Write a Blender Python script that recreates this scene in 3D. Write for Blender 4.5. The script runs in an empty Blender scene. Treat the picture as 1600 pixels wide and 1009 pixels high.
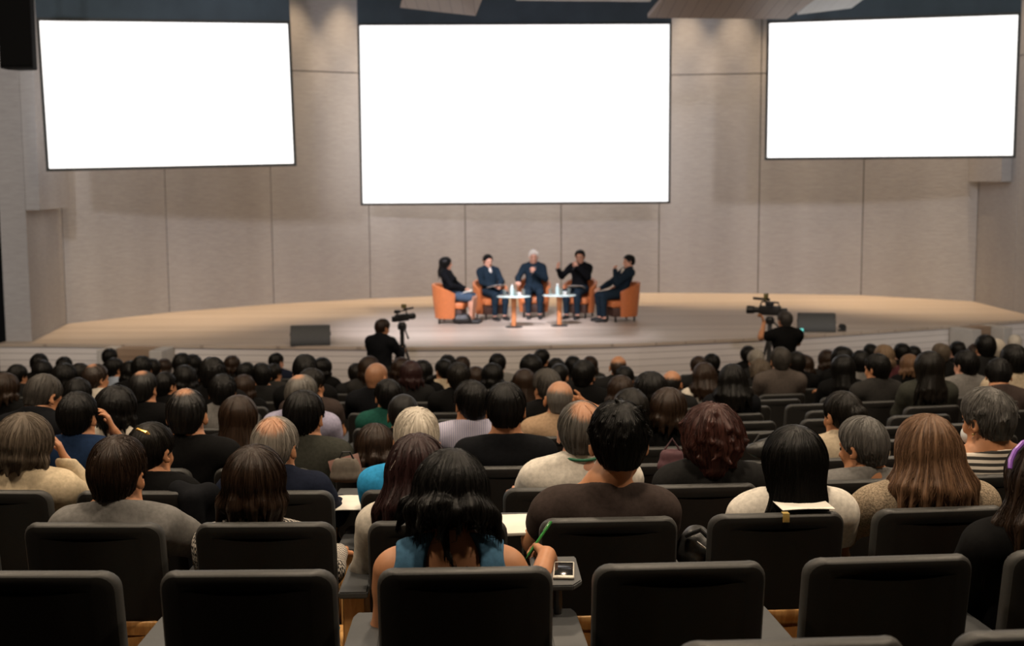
import bpy, bmesh, math, random
import numpy as np
import openvdb as vdb
from mathutils import Vector, Matrix, Euler

SC = bpy.context.scene
COL = SC.collection
random.seed(7)
RNG = np.random.default_rng(11)

# ------------------------------------------------------------------ camera
FPX = 2000.0                                   # focal length in pixels of a 1600 x 1009 frame
PITCH = math.atan((504.5 - 277.0) / FPX)
EYE = Vector((0.0, 0.0, 3.5))
cam_d = bpy.data.cameras.new('camera')
cam = bpy.data.objects.new('camera', cam_d)
COL.objects.link(cam)
ROLL = 0.006
_c, _s = math.cos(PITCH), math.sin(PITCH)
C_FWD, C_R0, C_U0 = Vector((0, _c, -_s)), Vector((1, 0, 0)), Vector((0, _s, _c))
C_R = C_R0 * math.cos(ROLL) - C_U0 * math.sin(ROLL)
C_U = C_R0 * math.sin(ROLL) + C_U0 * math.cos(ROLL)
_m = Matrix((C_R, C_U, -C_FWD)).transposed().to_4x4()
_m.translation = EYE
cam.matrix_world = _m
cam_d.sensor_width = 36.0
cam_d.lens = 36.0 * FPX / 1600.0
cam_d.clip_start = 0.05
cam_d.clip_end = 200
cam_d.dof.use_dof = True
cam_d.dof.focus_distance = 4.6
cam_d.dof.aperture_fstop = 3.6
SC.camera = cam

# ------------------------------------------------------------------ exposure and world
SC.view_settings.view_transform = 'Standard'
SC.view_settings.look = 'None'
SC.view_settings.gamma = 1.0
SC.view_settings.use_curve_mapping = False
SC.view_settings.exposure = 0.0
world = bpy.data.worlds.new('world')
SC.world = world
world.use_nodes = True
world.node_tree.nodes['Background'].inputs[0].default_value = (0.9, 0.85, 0.8, 1)
world.node_tree.nodes['Background'].inputs[1].default_value = 0.004


# ------------------------------------------------------------------ lamps of the hall (all hang above the picture)
def area(name, loc, target, sx, sy, power, col):
    d = bpy.data.lights.new(name, 'AREA')
    d.shape = 'RECTANGLE'
    d.size, d.size_y, d.energy, d.color = sx, sy, power, col
    o = bpy.data.objects.new(name, d)
    COL.objects.link(o)
    o.location = loc
    o.rotation_euler = (Vector(target) - Vector(loc)).to_track_quat('-Z', 'Y').to_euler()
    return o


def spot(name, loc, target, power, angle, col, blend=0.6, size=0.08):
    d = bpy.data.lights.new(name, 'SPOT')
    d.energy, d.spot_size, d.spot_blend, d.color, d.shadow_soft_size = power, math.radians(angle), blend, col, size
    o = bpy.data.objects.new(name, d)
    COL.objects.link(o)
    o.location = loc
    o.rotation_euler = (Vector(target) - Vector(loc)).to_track_quat('-Z', 'Y').to_euler()
    return o


WARM = (1.0, 0.80, 0.58)
COOL = (0.94, 0.90, 1.0)
FRONT = (1.0, 0.96, 0.94)
FRONT_C = (0.93, 0.86, 1.0)
AMBER = (1.0, 0.72, 0.44)
# stage lanterns on the grid over the front of the stage
for i, x in enumerate((-3.2, -0.6, 2.0, 4.6)):
    spot('stage_spot', (x, 15.5, 9.0), (0.3 + 0.40 * (x - 0.5), 22.4, 0.9), 7000, 26, COOL, 0.9, 0.2)
# front spots at the rear of the hall: they throw the screens' shadows on the back wall
for x, tx, p_, c_ in ((-5.0, -7.0, 4700, FRONT), (-1.8, -2.4, 2100, FRONT_C), (1.8, 2.6, 2100, FRONT_C), (5.0, 8.0, 4700, FRONT)):
    spot('front_spot', (x, 1.0, 7.6), (tx, 26.0, 3.5), p_, 28, c_, 0.7, 0.35)
# house lights over the seats, dimmed
for x, y, p in ((-4.5, 3.4, 245), (0.3, 3.0, 280), (5.0, 3.4, 245), (-5.0, 8.0, 215), (0.3, 7.5, 245), (5.5, 8.0, 215), (-5.5, 13.0, 160), (0.5, 13.0, 160), (6.5, 13.0, 160)):
    area('house_light', (x, y, 8.6), (x, y + 0.4, 0), 0.5, 0.5, p, WARM)


def ray(px, py):
    return C_FWD + C_R * ((px - 800.0) / FPX) + C_U * ((504.5 - py) / FPX)


def at(px, py, y):
    """World point seen at a pixel of the photograph, at the distance y into the hall."""
    d = ray(px, py)
    return EYE + d * (y / d.y)


def onz(px, py, z):
    """World point seen at a pixel, on the level z."""
    d = ray(px, py)
    return EYE + d * ((z - EYE.z) / d.z)


# ------------------------------------------------------------------ materials
def new_mat(name):
    m = bpy.data.materials.new(name)
    m.use_nodes = True
    nt = m.node_tree
    return m, nt, nt.nodes['Principled BSDF']


def N(nt, typ, **kw):
    n = nt.nodes.new(typ)
    for k, v in kw.items():
        if k in n.inputs:
            n.inputs[k].default_value = v
        else:
            setattr(n, k, v)
    return n


def plain(name, col, rough=0.6, metal=0.0, var=0.12, scale=30.0, bump=0.0, spec=0.5, stretch=(1, 1, 1)):
    m, nt, b = new_mat(name)
    tc = N(nt, 'ShaderNodeTexCoord')
    mp = N(nt, 'ShaderNodeMapping')
    mp.inputs['Scale'].default_value = stretch
    nz = N(nt, 'ShaderNodeTexNoise', Scale=scale, Detail=4.0)
    nt.links.new(tc.outputs['Object'], mp.inputs['Vector'])
    nt.links.new(mp.outputs[0], nz.inputs['Vector'])
    r = N(nt, 'ShaderNodeValToRGB')
    r.color_ramp.elements[0].position, r.color_ramp.elements[1].position = 0.3, 0.7
    r.color_ramp.elements[0].color = [c * (1 - var) for c in col] + [1]
    r.color_ramp.elements[1].color = [min(1, c * (1 + var)) for c in col] + [1]
    nt.links.new(nz.outputs['Fac'], r.inputs['Fac'])
    nt.links.new(r.outputs['Color'], b.inputs['Base Color'])
    b.inputs['Roughness'].default_value = rough
    b.inputs['Metallic'].default_value = metal
    b.inputs['Specular IOR Level'].default_value = spec
    if bump:
        bp = N(nt, 'ShaderNodeBump', Strength=bump, Distance=0.004)
        nt.links.new(nz.outputs['Fac'], bp.inputs['Height'])
        nt.links.new(bp.outputs[0], b.inputs['Normal'])
    return m


def wood(name, c1, c2, scale=6.0, stretch=(12, 1, 1), rough=0.45, bump=0.05):
    m, nt, b = new_mat(name)
    tc = N(nt, 'ShaderNodeTexCoord')
    mp = N(nt, 'ShaderNodeMapping')
    mp.inputs['Scale'].default_value = stretch
    nz = N(nt, 'ShaderNodeTexNoise', Scale=scale, Detail=6.0, Distortion=0.6)
    nt.links.new(tc.outputs['Object'], mp.inputs['Vector'])
    nt.links.new(mp.outputs[0], nz.inputs['Vector'])
    r = N(nt, 'ShaderNodeValToRGB')
    r.color_ramp.elements[0].position, r.color_ramp.elements[1].position = 0.35, 0.68
    r.color_ramp.elements[0].color = list(c1) + [1]
    r.color_ramp.elements[1].color = list(c2) + [1]
    nt.links.new(nz.outputs['Fac'], r.inputs['Fac'])
    nt.links.new(r.outputs['Color'], b.inputs['Base Color'])
    b.inputs['Roughness'].default_value = rough
    bp = N(nt, 'ShaderNodeBump', Strength=bump, Distance=0.01)
    nt.links.new(nz.outputs['Fac'], bp.inputs['Height'])
    nt.links.new(bp.outputs[0], b.inputs['Normal'])
    return m


def planks(name, c1, c2, width, axis, groove=0.06, rough=0.4, dark=0.55):
    """Boards laid side by side along one axis with thin dark joints, faint grain."""
    m, nt, b = new_mat(name)
    tc = N(nt, 'ShaderNodeTexCoord')
    sp = N(nt, 'ShaderNodeSeparateXYZ')
    nt.links.new(tc.outputs['Object'], sp.inputs[0])
    dv = N(nt, 'ShaderNodeMath', operation='DIVIDE')
    dv.inputs[1].default_value = width
    nt.links.new(sp.outputs[axis], dv.inputs[0])
    fr = N(nt, 'ShaderNodeMath', operation='FRACT')
    nt.links.new(dv.outputs[0], fr.inputs[0])
    fl = N(nt, 'ShaderNodeMath', operation='FLOOR')
    nt.links.new(dv.outputs[0], fl.inputs[0])
    wn = N(nt, 'ShaderNodeTexWhiteNoise', noise_dimensions='1D')
    nt.links.new(fl.outputs[0], wn.inputs['W'])
    mp = N(nt, 'ShaderNodeMapping')
    st = [3.0, 3.0, 3.0]
    st['XYZ'.index(axis)] = 20.0
    mp.inputs['Scale'].default_value = st
    nt.links.new(tc.outputs['Object'], mp.inputs['Vector'])
    nz = N(nt, 'ShaderNodeTexNoise', Scale=1.0, Detail=5.0)
    nt.links.new(mp.outputs[0], nz.inputs['Vector'])
    ad = N(nt, 'ShaderNodeMath', operation='ADD')
    nt.links.new(wn.outputs['Value'], ad.inputs[0])
    nt.links.new(nz.outputs['Fac'], ad.inputs[1])
    ml = N(nt, 'ShaderNodeMath', operation='MULTIPLY')
    ml.inputs[1].default_value = 0.5
    nt.links.new(ad.outputs[0], ml.inputs[0])
    r = N(nt, 'ShaderNodeValToRGB')
    r.color_ramp.elements[0].position, r.color_ramp.elements[1].position = 0.2, 0.8
    r.color_ramp.elements[0].color = list(c1) + [1]
    r.color_ramp.elements[1].color = list(c2) + [1]
    nt.links.new(ml.outputs[0], r.inputs['Fac'])
    lt = N(nt, 'ShaderNodeMath', operation='LESS_THAN')
    lt.inputs[1].default_value = groove
    nt.links.new(fr.outputs[0], lt.inputs[0])
    mx = N(nt, 'ShaderNodeMixRGB')
    mx.inputs['Color2'].default_value = [c * dark for c in c1] + [1]
    nt.links.new(lt.outputs[0], mx.inputs['Fac'])
    nt.links.new(r.outputs['Color'], mx.inputs['Color1'])
    nt.links.new(mx.outputs[0], b.inputs['Base Color'])
    b.inputs['Roughness'].default_value = rough
    return m


def hair_mat(name, c1, c2, rough=0.42, streak=26.0, amount=0.5, spec=0.2, scalp=None):
    """Hair: streaks that run down from the crown (constant azimuth), bumped."""
    m, nt, b = new_mat(name)
    tc = N(nt, 'ShaderNodeTexCoord')
    sp = N(nt, 'ShaderNodeSeparateXYZ')
    nt.links.new(tc.outputs['Object'], sp.inputs[0])
    an = N(nt, 'ShaderNodeMath', operation='ARCTAN2')
    ay = N(nt, 'ShaderNodeMath', operation='ADD')
    ay.inputs[1].default_value = 0.035
    nt.links.new(sp.outputs['Y'], ay.inputs[0])
    nt.links.new(sp.outputs['X'], an.inputs[0])
    nt.links.new(ay.outputs[0], an.inputs[1])
    cb = N(nt, 'ShaderNodeCombineXYZ')
    ma = N(nt, 'ShaderNodeMath', operation='MULTIPLY')
    ma.inputs[1].default_value = 1.0
    nt.links.new(an.outputs[0], ma.inputs[0])
    mz = N(nt, 'ShaderNodeMath', operation='MULTIPLY')
    mz.inputs[1].default_value = 0.30
    nt.links.new(sp.outputs['Z'], mz.inputs[0])
    nt.links.new(ma.outputs[0], cb.inputs['X'])
    nt.links.new(mz.outputs[0], cb.inputs['Y'])
    nz = N(nt, 'ShaderNodeTexNoise', Scale=streak, Detail=6.0, Roughness=0.65)
    nt.links.new(cb.outputs[0], nz.inputs['Vector'])
    r = N(nt, 'ShaderNodeValToRGB')
    r.color_ramp.elements[0].position, r.color_ramp.elements[1].position = 0.5 - 0.22 * amount - 0.05, 0.5 + 0.35 * amount
    r.color_ramp.elements[0].color = list(c1) + [1]
    r.color_ramp.elements[1].color = list(c2) + [1]
    nt.links.new(nz.outputs['Fac'], r.inputs['Fac'])
    nt.links.new(r.outputs['Color'], b.inputs['Base Color'])
    if scalp:                                     # skin between thin hairs around a bald patch
        (cx, cy, cz), rad, skin = scalp
        ds = N(nt, 'ShaderNodeVectorMath', operation='DISTANCE')
        ds.inputs[1].default_value = (cx, cy, cz)
        nt.links.new(tc.outputs['Object'], ds.inputs[0])
        a1 = N(nt, 'ShaderNodeMath', operation='MULTIPLY_ADD')
        a1.inputs[1].default_value = 0.075
        nt.links.new(nz.outputs['Fac'], a1.inputs[0])
        nt.links.new(ds.outputs['Value'], a1.inputs[2])
        mr = N(nt, 'ShaderNodeMapRange')
        mr.inputs['From Min'].default_value, mr.inputs['From Max'].default_value = rad + 0.028, rad + 0.052
        mr.inputs['To Min'].default_value, mr.inputs['To Max'].default_value = 0.85, 0.0
        nt.links.new(a1.outputs[0], mr.inputs['Value'])
        mx = N(nt, 'ShaderNodeMixRGB')
        mx.inputs['Color2'].default_value = list(skin) + [1]
        nt.links.new(mr.outputs[0], mx.inputs['Fac'])
        nt.links.new(r.outputs['Color'], mx.inputs['Color1'])
        nt.links.new(mx.outputs[0], b.inputs['Base Color'])
    b.inputs['Roughness'].default_value = rough
    b.inputs['Specular IOR Level'].default_value = spec
    bp = N(nt, 'ShaderNodeBump', Strength=0.35, Distance=0.006)
    nt.links.new(nz.outputs['Fac'], bp.inputs['Height'])
    nt.links.new(bp.outputs[0], b.inputs['Normal'])
    return m


def emit(name, col, strength):
    m, nt, b = new_mat(name)
    b.inputs['Base Color'].default_value = list(col) + [1]
    b.inputs['Emission Color'].default_value = list(col) + [1]
    b.inputs['Emission Strength'].default_value = strength
    return m


def cloth(name, col, rough=0.85, var=0.15, scale=60, bump=0.25):
    return plain(name, col, rough, 0, var, scale, bump, 0.06)


M = {}
M['wall'] = None
M['shell'] = plain('chair_shell_black', (0.014, 0.0135, 0.013), 0.6, 0, 0.1, 200, 0.08, 0.18)
M['rim'] = plain('chair_rim_charcoal', (0.036, 0.036, 0.035), 0.5, 0, 0.08, 120, 0.05, 0.4)  # lighter than the shell: overhead light on the back's edge, put into the colour
M['cushion_black'] = plain('chair_fabric_black', (0.014, 0.013, 0.013), 0.9, 0, 0.2, 300, 0.2, 0.2)
M['cushion_teal'] = plain('chair_fabric_turquoise', (0.04, 0.18, 0.23), 0.9, 0, 0.15, 300, 0.2, 0.2)
M['ply'] = wood('plywood_amber', (0.44, 0.22, 0.07), (0.68, 0.40, 0.15), 9.0, (4, 1.5, 0.8), 0.4)
M['cap'] = plain('armrest_grey', (0.06, 0.063, 0.066), 0.45, 0, 0.06, 40, 0.02, 0.4)
M['black'] = plain('black_plastic', (0.006, 0.006, 0.0065), 0.5, 0, 0.1, 80)
M['steel'] = plain('dark_steel', (0.10, 0.10, 0.10), 0.35, 0.8, 0.1, 40)
M['silver'] = plain('silver_metal', (0.5, 0.5, 0.5), 0.3, 0.9, 0.05, 40)
M['paper'] = plain('paper_white', (0.72, 0.69, 0.62), 0.8, 0, 0.03, 20)
M['skin'] = plain('skin_tan', (0.41, 0.190, 0.095), 0.5, 0, 0.08, 25, 0.03, 0.35)
M['skin_pale'] = plain('skin_pale', (0.55, 0.29, 0.20), 0.5, 0, 0.08, 25, 0.03, 0.35)
M['skin_brown'] = plain('skin_brown', (0.36, 0.160, 0.075), 0.5, 0, 0.08, 25, 0.03, 0.35)
M['eye'] = plain('eye_dark', (0.02, 0.015, 0.012), 0.2, 0, 0.0, 10)


def mesh_obj(name, me, mat=None, parent=None):
    o = bpy.data.objects.new(name, me)
    COL.objects.link(o)
    if mat is not None and not me.materials:
        me.materials.append(mat)
    if parent is not None:
        o.parent = parent
    return o


def obj_mat(o, mat, slot=0):
    """Material on the object, so that copies sharing a mesh can differ."""
    while len(o.data.materials) <= slot:
        o.data.materials.append(mat)
    o.material_slots[slot].link = 'OBJECT'
    o.material_slots[slot].material = mat


def bm_obj(name, bm, mat, parent=None, smooth=True, angle=35):
    me = bpy.data.meshes.new(name)
    bmesh.ops.recalc_face_normals(bm, faces=bm.faces)
    bm.to_mesh(me)
    bm.free()
    if smooth:
        me.polygons.foreach_set('use_smooth', [True] * len(me.polygons))
        try:
            me.set_sharp_from_angle(angle=math.radians(angle))
        except Exception:
            pass
    return mesh_obj(name, me, mat, parent)


def empty(name, loc=(0, 0, 0), rz=0.0):
    o = bpy.data.objects.new(name, None)
    COL.objects.link(o)
    o.location = loc
    o.rotation_euler = (0, 0, rz)
    o.empty_display_size = 0.1
    return o


def tag(o, label, cat, group=None):
    o['label'] = label
    o['category'] = cat
    if group:
        o['group'] = group
    return o


def struct(o, label=None, cat=None):
    o['kind'] = 'structure'
    if label:
        o['label'] = label
    if cat:
        o['category'] = cat
    return o


def add_box(bm, c, s, rot=None, bevel=0.0, seg=2):
    r = bmesh.ops.create_cube(bm, size=1.0)
    vs = r['verts']
    for v in vs:
        v.co = Vector((v.co.x * s[0], v.co.y * s[1], v.co.z * s[2]))
    if bevel:
        es = list({e for v in vs for e in v.link_edges})
        rb = bmesh.ops.bevel(bm, geom=es, offset=bevel, segments=seg, affect='EDGES', profile=0.5)
        vs = list({v for f in rb['faces'] for v in f.verts} | {v for v in vs if v.is_valid})
    mt = Matrix.Translation(c)
    if rot is not None:
        mt = mt @ (rot if isinstance(rot, Matrix) else Euler(rot).to_matrix().to_4x4())
    bmesh.ops.transform(bm, matrix=mt, verts=vs)
    return vs


def add_tube(bm, pts, radii, n=10, caps=True):
    pts = [Vector(p) for p in pts]
    if not hasattr(radii, '__len__'):
        radii = [radii] * len(pts)
    rings, up = [], Vector((0.31, 0.17, 0.93)).normalized()
    for i, p in enumerate(pts):
        t = (pts[min(i + 1, len(pts) - 1)] - pts[max(i - 1, 0)])
        if t.length < 1e-9:
            t = Vector((0, 0, 1))
        t.normalize()
        a = up - t * up.dot(t)
        if a.length < 1e-3:
            a = Vector((1, 0, 0)) - t * t.x
        a.normalize()
        up = a
        b = t.cross(a)
        rings.append([bm.verts.new(p + (a * math.cos(k * 2 * math.pi / n) + b * math.sin(k * 2 * math.pi / n)) * radii[i]) for k in range(n)])
    for r0, r1 in zip(rings, rings[1:]):
        for k in range(n):
            bm.faces.new((r0[k], r0[(k + 1) % n], r1[(k + 1) % n], r1[k]))
    if caps:
        bm.faces.new(rings[0][::-1])
        bm.faces.new(rings[-1])
    return rings


def add_lathe(bm, prof, n=24, c=(0, 0, 0)):
    """Profile of (radius, z) turned about the vertical through c."""
    c = Vector(c)
    rings = []
    for r, z in prof:
        if r < 1e-6:
            rings.append([bm.verts.new(c + Vector((0, 0, z)))])
        else:
            rings.append([bm.verts.new(c + Vector((r * math.cos(2 * math.pi * k / n), r * math.sin(2 * math.pi * k / n), z))) for k in range(n)])
    for a, b in zip(rings, rings[1:]):
        for k in range(n):
            k2 = (k + 1) % n
            if len(a) == 1 and len(b) == 1:
                continue
            if len(a) == 1:
                bm.faces.new((a[0], b[k2], b[k]))
            elif len(b) == 1:
                bm.faces.new((a[k], a[k2], b[0]))
            else:
                bm.faces.new((a[k], a[k2], b[k2], b[k]))


def add_prism(bm, poly, z0, z1):
    """Closed polygon in plan, extruded from z0 to z1."""
    lo = [bm.verts.new((x, y, z0)) for x, y in poly]
    hi = [bm.verts.new((x, y, z1)) for x, y in poly]
    n = len(poly)
    for i in range(n):
        j = (i + 1) % n
        bm.faces.new((lo[i], lo[j], hi[j], hi[i]))
    bm.faces.new(hi)
    bm.faces.new(lo[::-1])

# ------------------------------------------------------------------ the hall
STAGE_Z = 0.9
CEIL_Z = 9.8


def row_y(r, x):
    return 3.46 + 0.92 * r + 0.045 * x + 0.025 * x * x


def floor_z(r):
    return max(0.0, 1.5 - 0.115 * r)


# back wall: foot of the wall as the photo shows it, on the stage level
FOOT = [onz(px, py, STAGE_Z) for px, py in ((50, 533), (104, 506), (265, 488), (428, 475), (579, 466.5), (728, 460.5), (877, 458), (1029, 457.5), (1184, 458.5), (1345, 461), (1523, 471), (1583, 486))]
FOOT = [Vector((p.x, p.y)) for p in FOOT]
PIER = FOOT[0] + Vector((-0.42, 0.0))
RIGHT_END = Vector((FOOT[-1].x + 0.12, FOOT[-1].y - 4.0))
PLAN = [PIER] + FOOT + [RIGHT_END]

wall_m, nt, b = new_mat('wall_veneer')
tc = N(nt, 'ShaderNodeTexCoord')
mp = N(nt, 'ShaderNodeMapping')
mp.inputs['Scale'].default_value = (5, 5, 26)
nz = N(nt, 'ShaderNodeTexNoise', Scale=1.0, Detail=6.0, Roughness=0.7)
nt.links.new(tc.outputs['Object'], mp.inputs['Vector'])
nt.links.new(mp.outputs[0], nz.inputs['Vector'])
mp2 = N(nt, 'ShaderNodeMapping')
mp2.inputs['Scale'].default_value = (0.9, 0.9, 0.12)
nz2 = N(nt, 'ShaderNodeTexNoise', Scale=1.0, Detail=2.0)
nt.links.new(tc.outputs['Object'], mp2.inputs['Vector'])
nt.links.new(mp2.outputs[0], nz2.inputs['Vector'])
ad = N(nt, 'ShaderNodeMath', operation='ADD')
nt.links.new(nz.outputs['Fac'], ad.inputs[0])
nt.links.new(nz2.outputs['Fac'], ad.inputs[1])
hf = N(nt, 'ShaderNodeMath', operation='MULTIPLY')
hf.inputs[1].default_value = 0.5
nt.links.new(ad.outputs[0], hf.inputs[0])
rp = N(nt, 'ShaderNodeValToRGB')
rp.color_ramp.elements[0].position, rp.color_ramp.elements[1].position = 0.34, 0.66
rp.color_ramp.elements[0].color = (0.29, 0.278, 0.278, 1)
rp.color_ramp.elements[1].color = (0.395, 0.384, 0.388, 1)
nt.links.new(hf.outputs[0], rp.inputs['Fac'])
nt.links.new(rp.outputs[0], b.inputs['Base Color'])
b.inputs['Roughness'].default_value = 0.7
bp = N(nt, 'ShaderNodeBump', Strength=0.35, Distance=0.02)
nt.links.new(nz.outputs['Fac'], bp.inputs['Height'])
nt.links.new(bp.outputs[0], b.inputs['Normal'])
M['wall'] = wall_m
M['joint'] = plain('wall_joint_dark', (0.075, 0.058, 0.046), 0.9)
M['side'] = plain('side_wall_brown', (0.10, 0.075, 0.06), 0.8, 0, 0.15, 3)
M['ceil'] = plain('ceiling_dark', (0.06, 0.055, 0.05), 0.9, 0, 0.1, 3)
M['carpet'] = plain('carpet_dark', (0.018, 0.015, 0.014), 0.95, 0, 0.3, 90, 0.3)
M['stage_top'] = planks('stage_boards', (0.40, 0.33, 0.27), (0.50, 0.42, 0.35), 0.14, 'Y', 0.05, 0.42, 0.75)
M['stage_front'] = planks('stage_front_boards', (0.60, 0.56, 0.54), (0.68, 0.64, 0.62), 0.105, 'Z', 0.10, 0.5, 0.55)
M['stair'] = planks('stair_boards', (0.20, 0.135, 0.09), (0.27, 0.19, 0.13), 0.15, 'Z', 0.06, 0.5, 0.6)


def panel_prism(bm, a, c, z0, z1, depth, gap=0.016, mat=0):
    t = (c - a).normalized()
    nrm = Vector((-t.y, t.x))                     # away from the hall
    a2, c2 = a + t * gap, c - t * gap
    n0 = len(bm.faces)
    add_prism(bm, [a2[:], c2[:], (c2 + nrm * depth)[:], (a2 + nrm * depth)[:]], z0, z1)
    bm.faces.ensure_lookup_table()
    for f in bm.faces[n0:]:
        f.material_index = mat


bm = bmesh.new()
J_Z = 5.72
for i in range(len(PLAN) - 1):
    a, c = PLAN[i], PLAN[i + 1]
    low = 0.0 if i in (0, len(PLAN) - 2) else STAGE_Z - 0.02
    if i == 0:                                    # pier at the end of the curve, facing the seats
        add_prism(bm, [a[:], c[:], (c.x - 0.05, c.y + 0.4), (a.x, c.y + 0.4)], 0.0, CEIL_Z)
        continue
    panel_prism(bm, a, c, low, J_Z - 0.010, 0.06, 0.009)
    panel_prism(bm, a, c, J_Z + 0.010, CEIL_Z, 0.06, 0.009)
    t = (c - a).normalized()
    nrm = Vector((-t.y, t.x)) * 0.05
    if i < len(PLAN) - 2:
        panel_prism(bm, a + nrm + (t * 0.2 if i == 1 else Vector((0, 0))), c + nrm, low, CEIL_Z, 0.12, gap=0.0 if i == 1 else -0.02, mat=1)
wall_back = bm_obj('wall_back', bm, M['wall'], smooth=False)
wall_back.data.materials.append(M['joint'])
struct(wall_back, 'curved back wall of grey brown panels with thin dark joints', 'wall')

# the upper part of the side bays stands forward of the lower part
for nm, a, c, z0, dx in (('trim_1', FOOT[0], FOOT[1], 3.02, 0.22), ('trim_2', FOOT[10], FOOT[11], 3.36, -0.22)):
    bm = bmesh.new()
    t = (c - a).normalized()
    nrm = Vector((t.y, -t.x)) * 0.22
    add_prism(bm, [(a + nrm * 0.02)[:], (c + nrm * 0.02 - t * 0.3)[:], (c + nrm - t * 0.25)[:], (a + nrm)[:]][::-1], z0, CEIL_Z)
    struct(bm_obj(nm, bm, M['wall'], smooth=False), 'upper wall block standing forward over a recessed side bay', 'trim')

XL, XR = PIER.x - 0.02, RIGHT_END.x + 0.1
# side walls, rear wall, ceiling
bm = bmesh.new()
add_box(bm, ((XL - 0.15), 7.0, CEIL_Z / 2), (0.3, 26.0 + 0.6, CEIL_Z))
struct(bm_obj('wall_left', bm, M['side'], smooth=False))
bm = bmesh.new()
add_box(bm, (XR + 0.15, 8.4, CEIL_Z / 2), (0.3, 29.0, CEIL_Z))
struct(bm_obj('wall_right', bm, M['side'], smooth=False))
bm = bmesh.new()
add_box(bm, ((XL + XR) / 2, -6.0, CEIL_Z / 2), (XR - XL + 0.6, 0.3, CEIL_Z))
struct(bm_obj('wall_rear', bm, M['side'], smooth=False))
bm = bmesh.new()
add_box(bm, ((XL + XR) / 2, 12.0, CEIL_Z + 0.1), (XR - XL + 0.8, 36.6, 0.2))
struct(bm_obj('ceiling', bm, M['ceil'], smooth=False))

# stepped floor under the seats, level in front of the stage
bm = bmesh.new()
xs = np.linspace(XL - 0.05, XR + 0.05, 41)
prof = []
for r in range(-9, 14):
    prof.append((r, -0.24, floor_z(r)))
    prof.append((r + 1, -0.24, floor_z(r)))
prof.append((13, 0.5, 0.0))
rows = []
for r, dy, z in prof:
    rows.append([bm.verts.new((x, max(-6.0, row_y(r, x) + dy), z)) for x in xs])
rows.append([bm.verts.new((x, 26.5, 0.0)) for x in xs])
for a, c in zip(rows, rows[1:]):
    for k in range(len(xs) - 1):
        try:
            bm.faces.new((a[k], a[k + 1], c[k + 1], c[k]))
        except ValueError:
            pass
bmesh.ops.remove_doubles(bm, verts=bm.verts, dist=1e-5)
struct(bm_obj('floor', bm, M['carpet'], smooth=False), 'dark stepped floor falling towards the stage', 'floor')

# the stage: edge as the photo shows it
EDGE = [onz(px, py, STAGE_Z) for px, py in ((-10, 537), (60, 537), (300, 539), (520, 541), (660, 542), (800, 541), (1000, 536), (1180, 528), (1320, 519.5), (1450, 511), (1600, 500), (1640, 497))]
EDGE = [Vector((p.x, p.y)) for p in EDGE]
EDGE[0].x, EDGE[-1].x = XL, XR


def edge_y(x):
    for a, c in zip(EDGE, EDGE[1:]):
        if a.x <= x <= c.x:
            return a.y + (c.y - a.y) * (x - a.x) / (c.x - a.x)
    return EDGE[0].y if x < EDGE[0].x else EDGE[-1].y


back = [FOOT[i] for i in range(len(FOOT))]
bm = bmesh.new()
poly = [tuple(p) for p in EDGE] + [(XR, EDGE[-1].y + 0.8)] + [tuple(p + Vector((0, 0.03))) for p in reversed(back)] + [(XL, PIER.y + 0.02)]
add_prism(bm, poly, STAGE_Z - 0.05, STAGE_Z)
struct(bm_obj('floor_stage', bm, M['stage_top'], smooth=False), 'pale boarded stage floor in front of the curved wall', 'stage floor')
bm = bmesh.new()
for a, c in zip(EDGE, EDGE[1:]):
    t = (c - a).normalized()
    nrm = Vector((-t.y, t.x))
    o = 0.03
    add_prism(bm, [(a + nrm * o)[:], (c + nrm * o)[:], (c + nrm * 0.14)[:], (a + nrm * 0.14)[:]], 0.0, STAGE_Z - 0.05)
struct(bm_obj('trim_3', bm, M['stage_front'], smooth=False), 'stage front clad in horizontal pale boards', 'stage front')


def stage_stair(px, py, w, label):
    p = onz(px, py, STAGE_Z)
    y = edge_y(p.x) - 0.02
    root = tag(empty('stage_steps', (p.x, y, 0)), label, 'steps')
    sl = Matrix.Rotation(math.atan2(edge_y(p.x + 0.4) - edge_y(p.x - 0.4), 0.8), 4, 'Z')
    for k in range(4):
        bm = bmesh.new()
        add_box(bm, (0, -0.14 - 0.26 * (3 - k), 0.11 * (k + 1)), (w, 0.27, 0.22 * (k + 1)), bevel=0.012)
        bm_obj('tread', bm, M['stair'], root, smooth=False)
    for s in (-1, 1):
        bm = bmesh.new()
        add_box(bm, (0, -0.28, 0.44), (0.20, 0.53, 0.88), bevel=0.01)
        o = bm_obj('cheek', bm, M['cheek'], root, smooth=False)
        o.location.x = s * (w / 2 + 0.11)
    root.matrix_world = Matrix.Translation((p.x, y, 0)) @ sl


M['cheek'] = plain('stair_cheek_grey', (0.42, 0.40, 0.38), 0.6, 0, 0.06, 6)
stage_stair(224, 538, 0.62, 'brown wooden steps to the stage near the hanging loudspeaker')
stage_stair(1512, 506, 0.5, 'brown wooden steps to the stage beyond the shoulder camera and monitor')


# ------------------------------------------------------------------ projection screens
M['screen'] = emit('screen_white', (1, 1, 1), 1.15)
M['frame_dark'] = plain('screen_border_black', (0.018, 0.022, 0.022), 0.6)
M['masking'] = plain('masking_cloth_navy', (0.05, 0.075, 0.10), 0.9, 0, 0.15, 2)


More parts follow.
